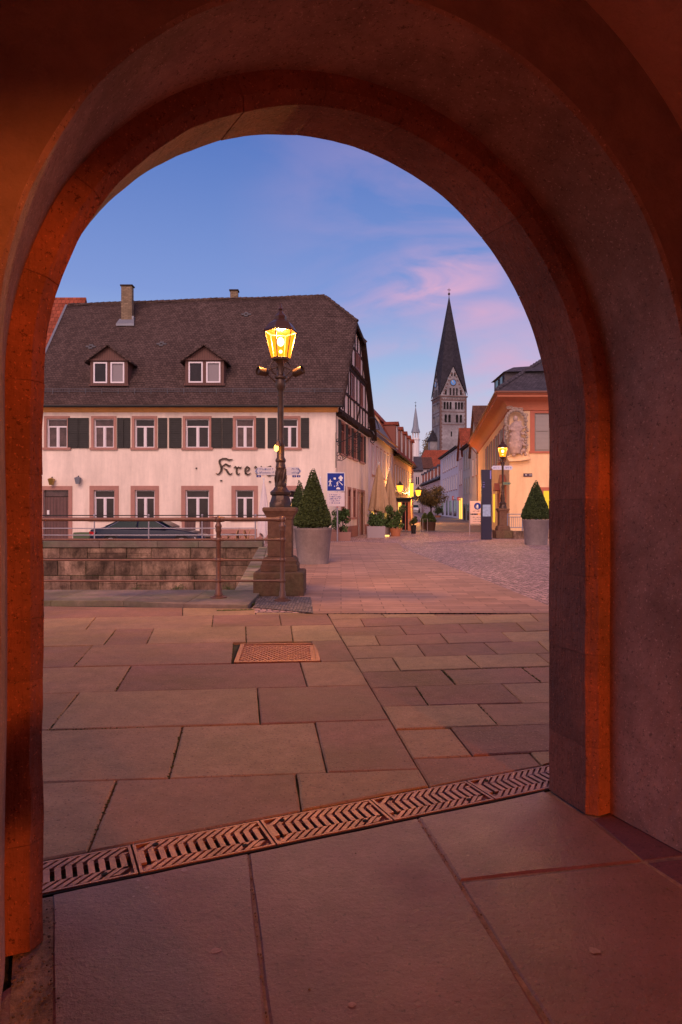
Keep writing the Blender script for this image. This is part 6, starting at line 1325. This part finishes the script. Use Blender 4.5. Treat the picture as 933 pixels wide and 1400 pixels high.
for i, (u, r_, lb) in enumerate(((307, 1.4, 'leftmost of the wicker cafe chairs, left of the first table'), (317, -1.6, 'wicker cafe chair between the two dark tables'), (333, -1.5, 'wicker cafe chair right of the second dark table'), (343, 1.5, 'rightmost wicker cafe chair beside the white parasol'))):
    chair(lb, (X_(u, 30.6), 30.6, -.33), r_)
for i, (u, lb) in enumerate(((312, 'dark square cafe table between the left wicker chairs'), (326, 'dark square cafe table between the right wicker chairs'))):
    t = thing('cafe_table', lb, 'table', (X_(u, 30.9), 30.9, -.33), 0, 'cafe tables on the terrace'); m = MB(); m.box(-.33, .33, -.33, .33, .71, .74); m.build('tabletop', mat('table_dark', (.12, .12, .13), .5), t); m = MB(); m.tube([(0, 0, 0), (0, 0, .71)], .03, 8); m.tube([(-.25, 0, .02), (.25, 0, .02)], .02, 6); m.tube([(0, -.25, .02), (0, .25, .02)], .02, 6); m.build('pedestal', blk, t)

# unseen house added behind the camera, keeps sky glow out of the passage
house('sky_blocking_house', 'plain plastered house, unseen, added behind the gateway to block the rear sky glow', Lw(12, -13), AL + math.pi, 22, 8, 7.5, 11.5, pk, tileb, [(6, 4.2, 5.8, 1, 1, 21), (6, 1.2, 2.9, 1, 1, 21)])

# the photographer standing behind the camera (casts the shadow on the left jamb)
def photographer():
    t = thing('person', 'person in dark jacket and trousers standing in the passage, arms raised to hold a camera', 'person', Lw(.58, -.55, 0), AL)
    def skin(name, pts_, edges, rad, m_, root=0):
        me = bpy.data.meshes.new(name); me.from_pydata(pts_, edges, []); me.materials.append(m_); o = bpy.data.objects.new(name, me); COL.objects.link(o); o.parent = t
        sk = o.modifiers.new('skin', 'SKIN'); ly = me.skin_vertices[0].data if me.skin_vertices else None
        if ly is None: return o
        for q, v in zip(rad, ly): v.radius = (q, q * .85)
        ly[root].use_root = True; sb_ = o.modifiers.new('sub', 'SUBSURF'); sb_.levels = 2; sb_.render_levels = 2; return o
    cl = mat('dark_clothes', (.03, .03, .04), .9); skn = mat('skin', (.45, .25, .18), .6)
    m = MB(); body = [(0, 0, .95), (0, 0, 1.15), (0, .02, 1.35), (0, .02, 1.45), (0, .04, 1.52), (0, .06, 1.62), (0, .05, 1.72), (-.18, .01, 1.42), (-.27, .08, 1.18), (-.10, .30, 1.32), (.18, .01, 1.42), (.27, .08, 1.18), (.10, .30, 1.32), (-.10, 0, .88), (-.12, .02, .5), (-.13, -.02, .08), (-.13, .12, .04), (.10, 0, .88), (.12, .02, .5), (.13, -.02, .08), (.13, .12, .04)]
    ed = [(0, 1), (1, 2), (2, 3), (3, 4), (4, 5), (5, 6), (2, 7), (7, 8), (8, 9), (2, 10), (10, 11), (11, 12), (0, 13), (13, 14), (14, 15), (15, 16), (0, 17), (17, 18), (18, 19), (19, 20)]
    me = bpy.data.meshes.new('body'); me.from_pydata(body, ed, []); me.materials.append(cl); o = bpy.data.objects.new('body', me); COL.objects.link(o); o.parent = t
    o.modifiers.new('skin', 'SKIN'); ra = [.15, .14, .16, .09, .06, .085, .07, .075, .05, .035, .075, .05, .035, .09, .065, .045, .035, .09, .065, .045, .035]
    if me.skin_vertices:
        for q, v in zip(ra, me.skin_vertices[0].data): v.radius = (q, q * .8)
        me.skin_vertices[0].data[0].use_root = True
    o.modifiers.new('sub', 'SUBSURF').render_levels = 2
    m = MB(); m.box(-.07, .07, .33, .42, 1.34, 1.43); m.tube([(0, .42, 1.385), (0, .50, 1.385)], .035, 12); k = m.build('camera_body', blk, t)
photographer()
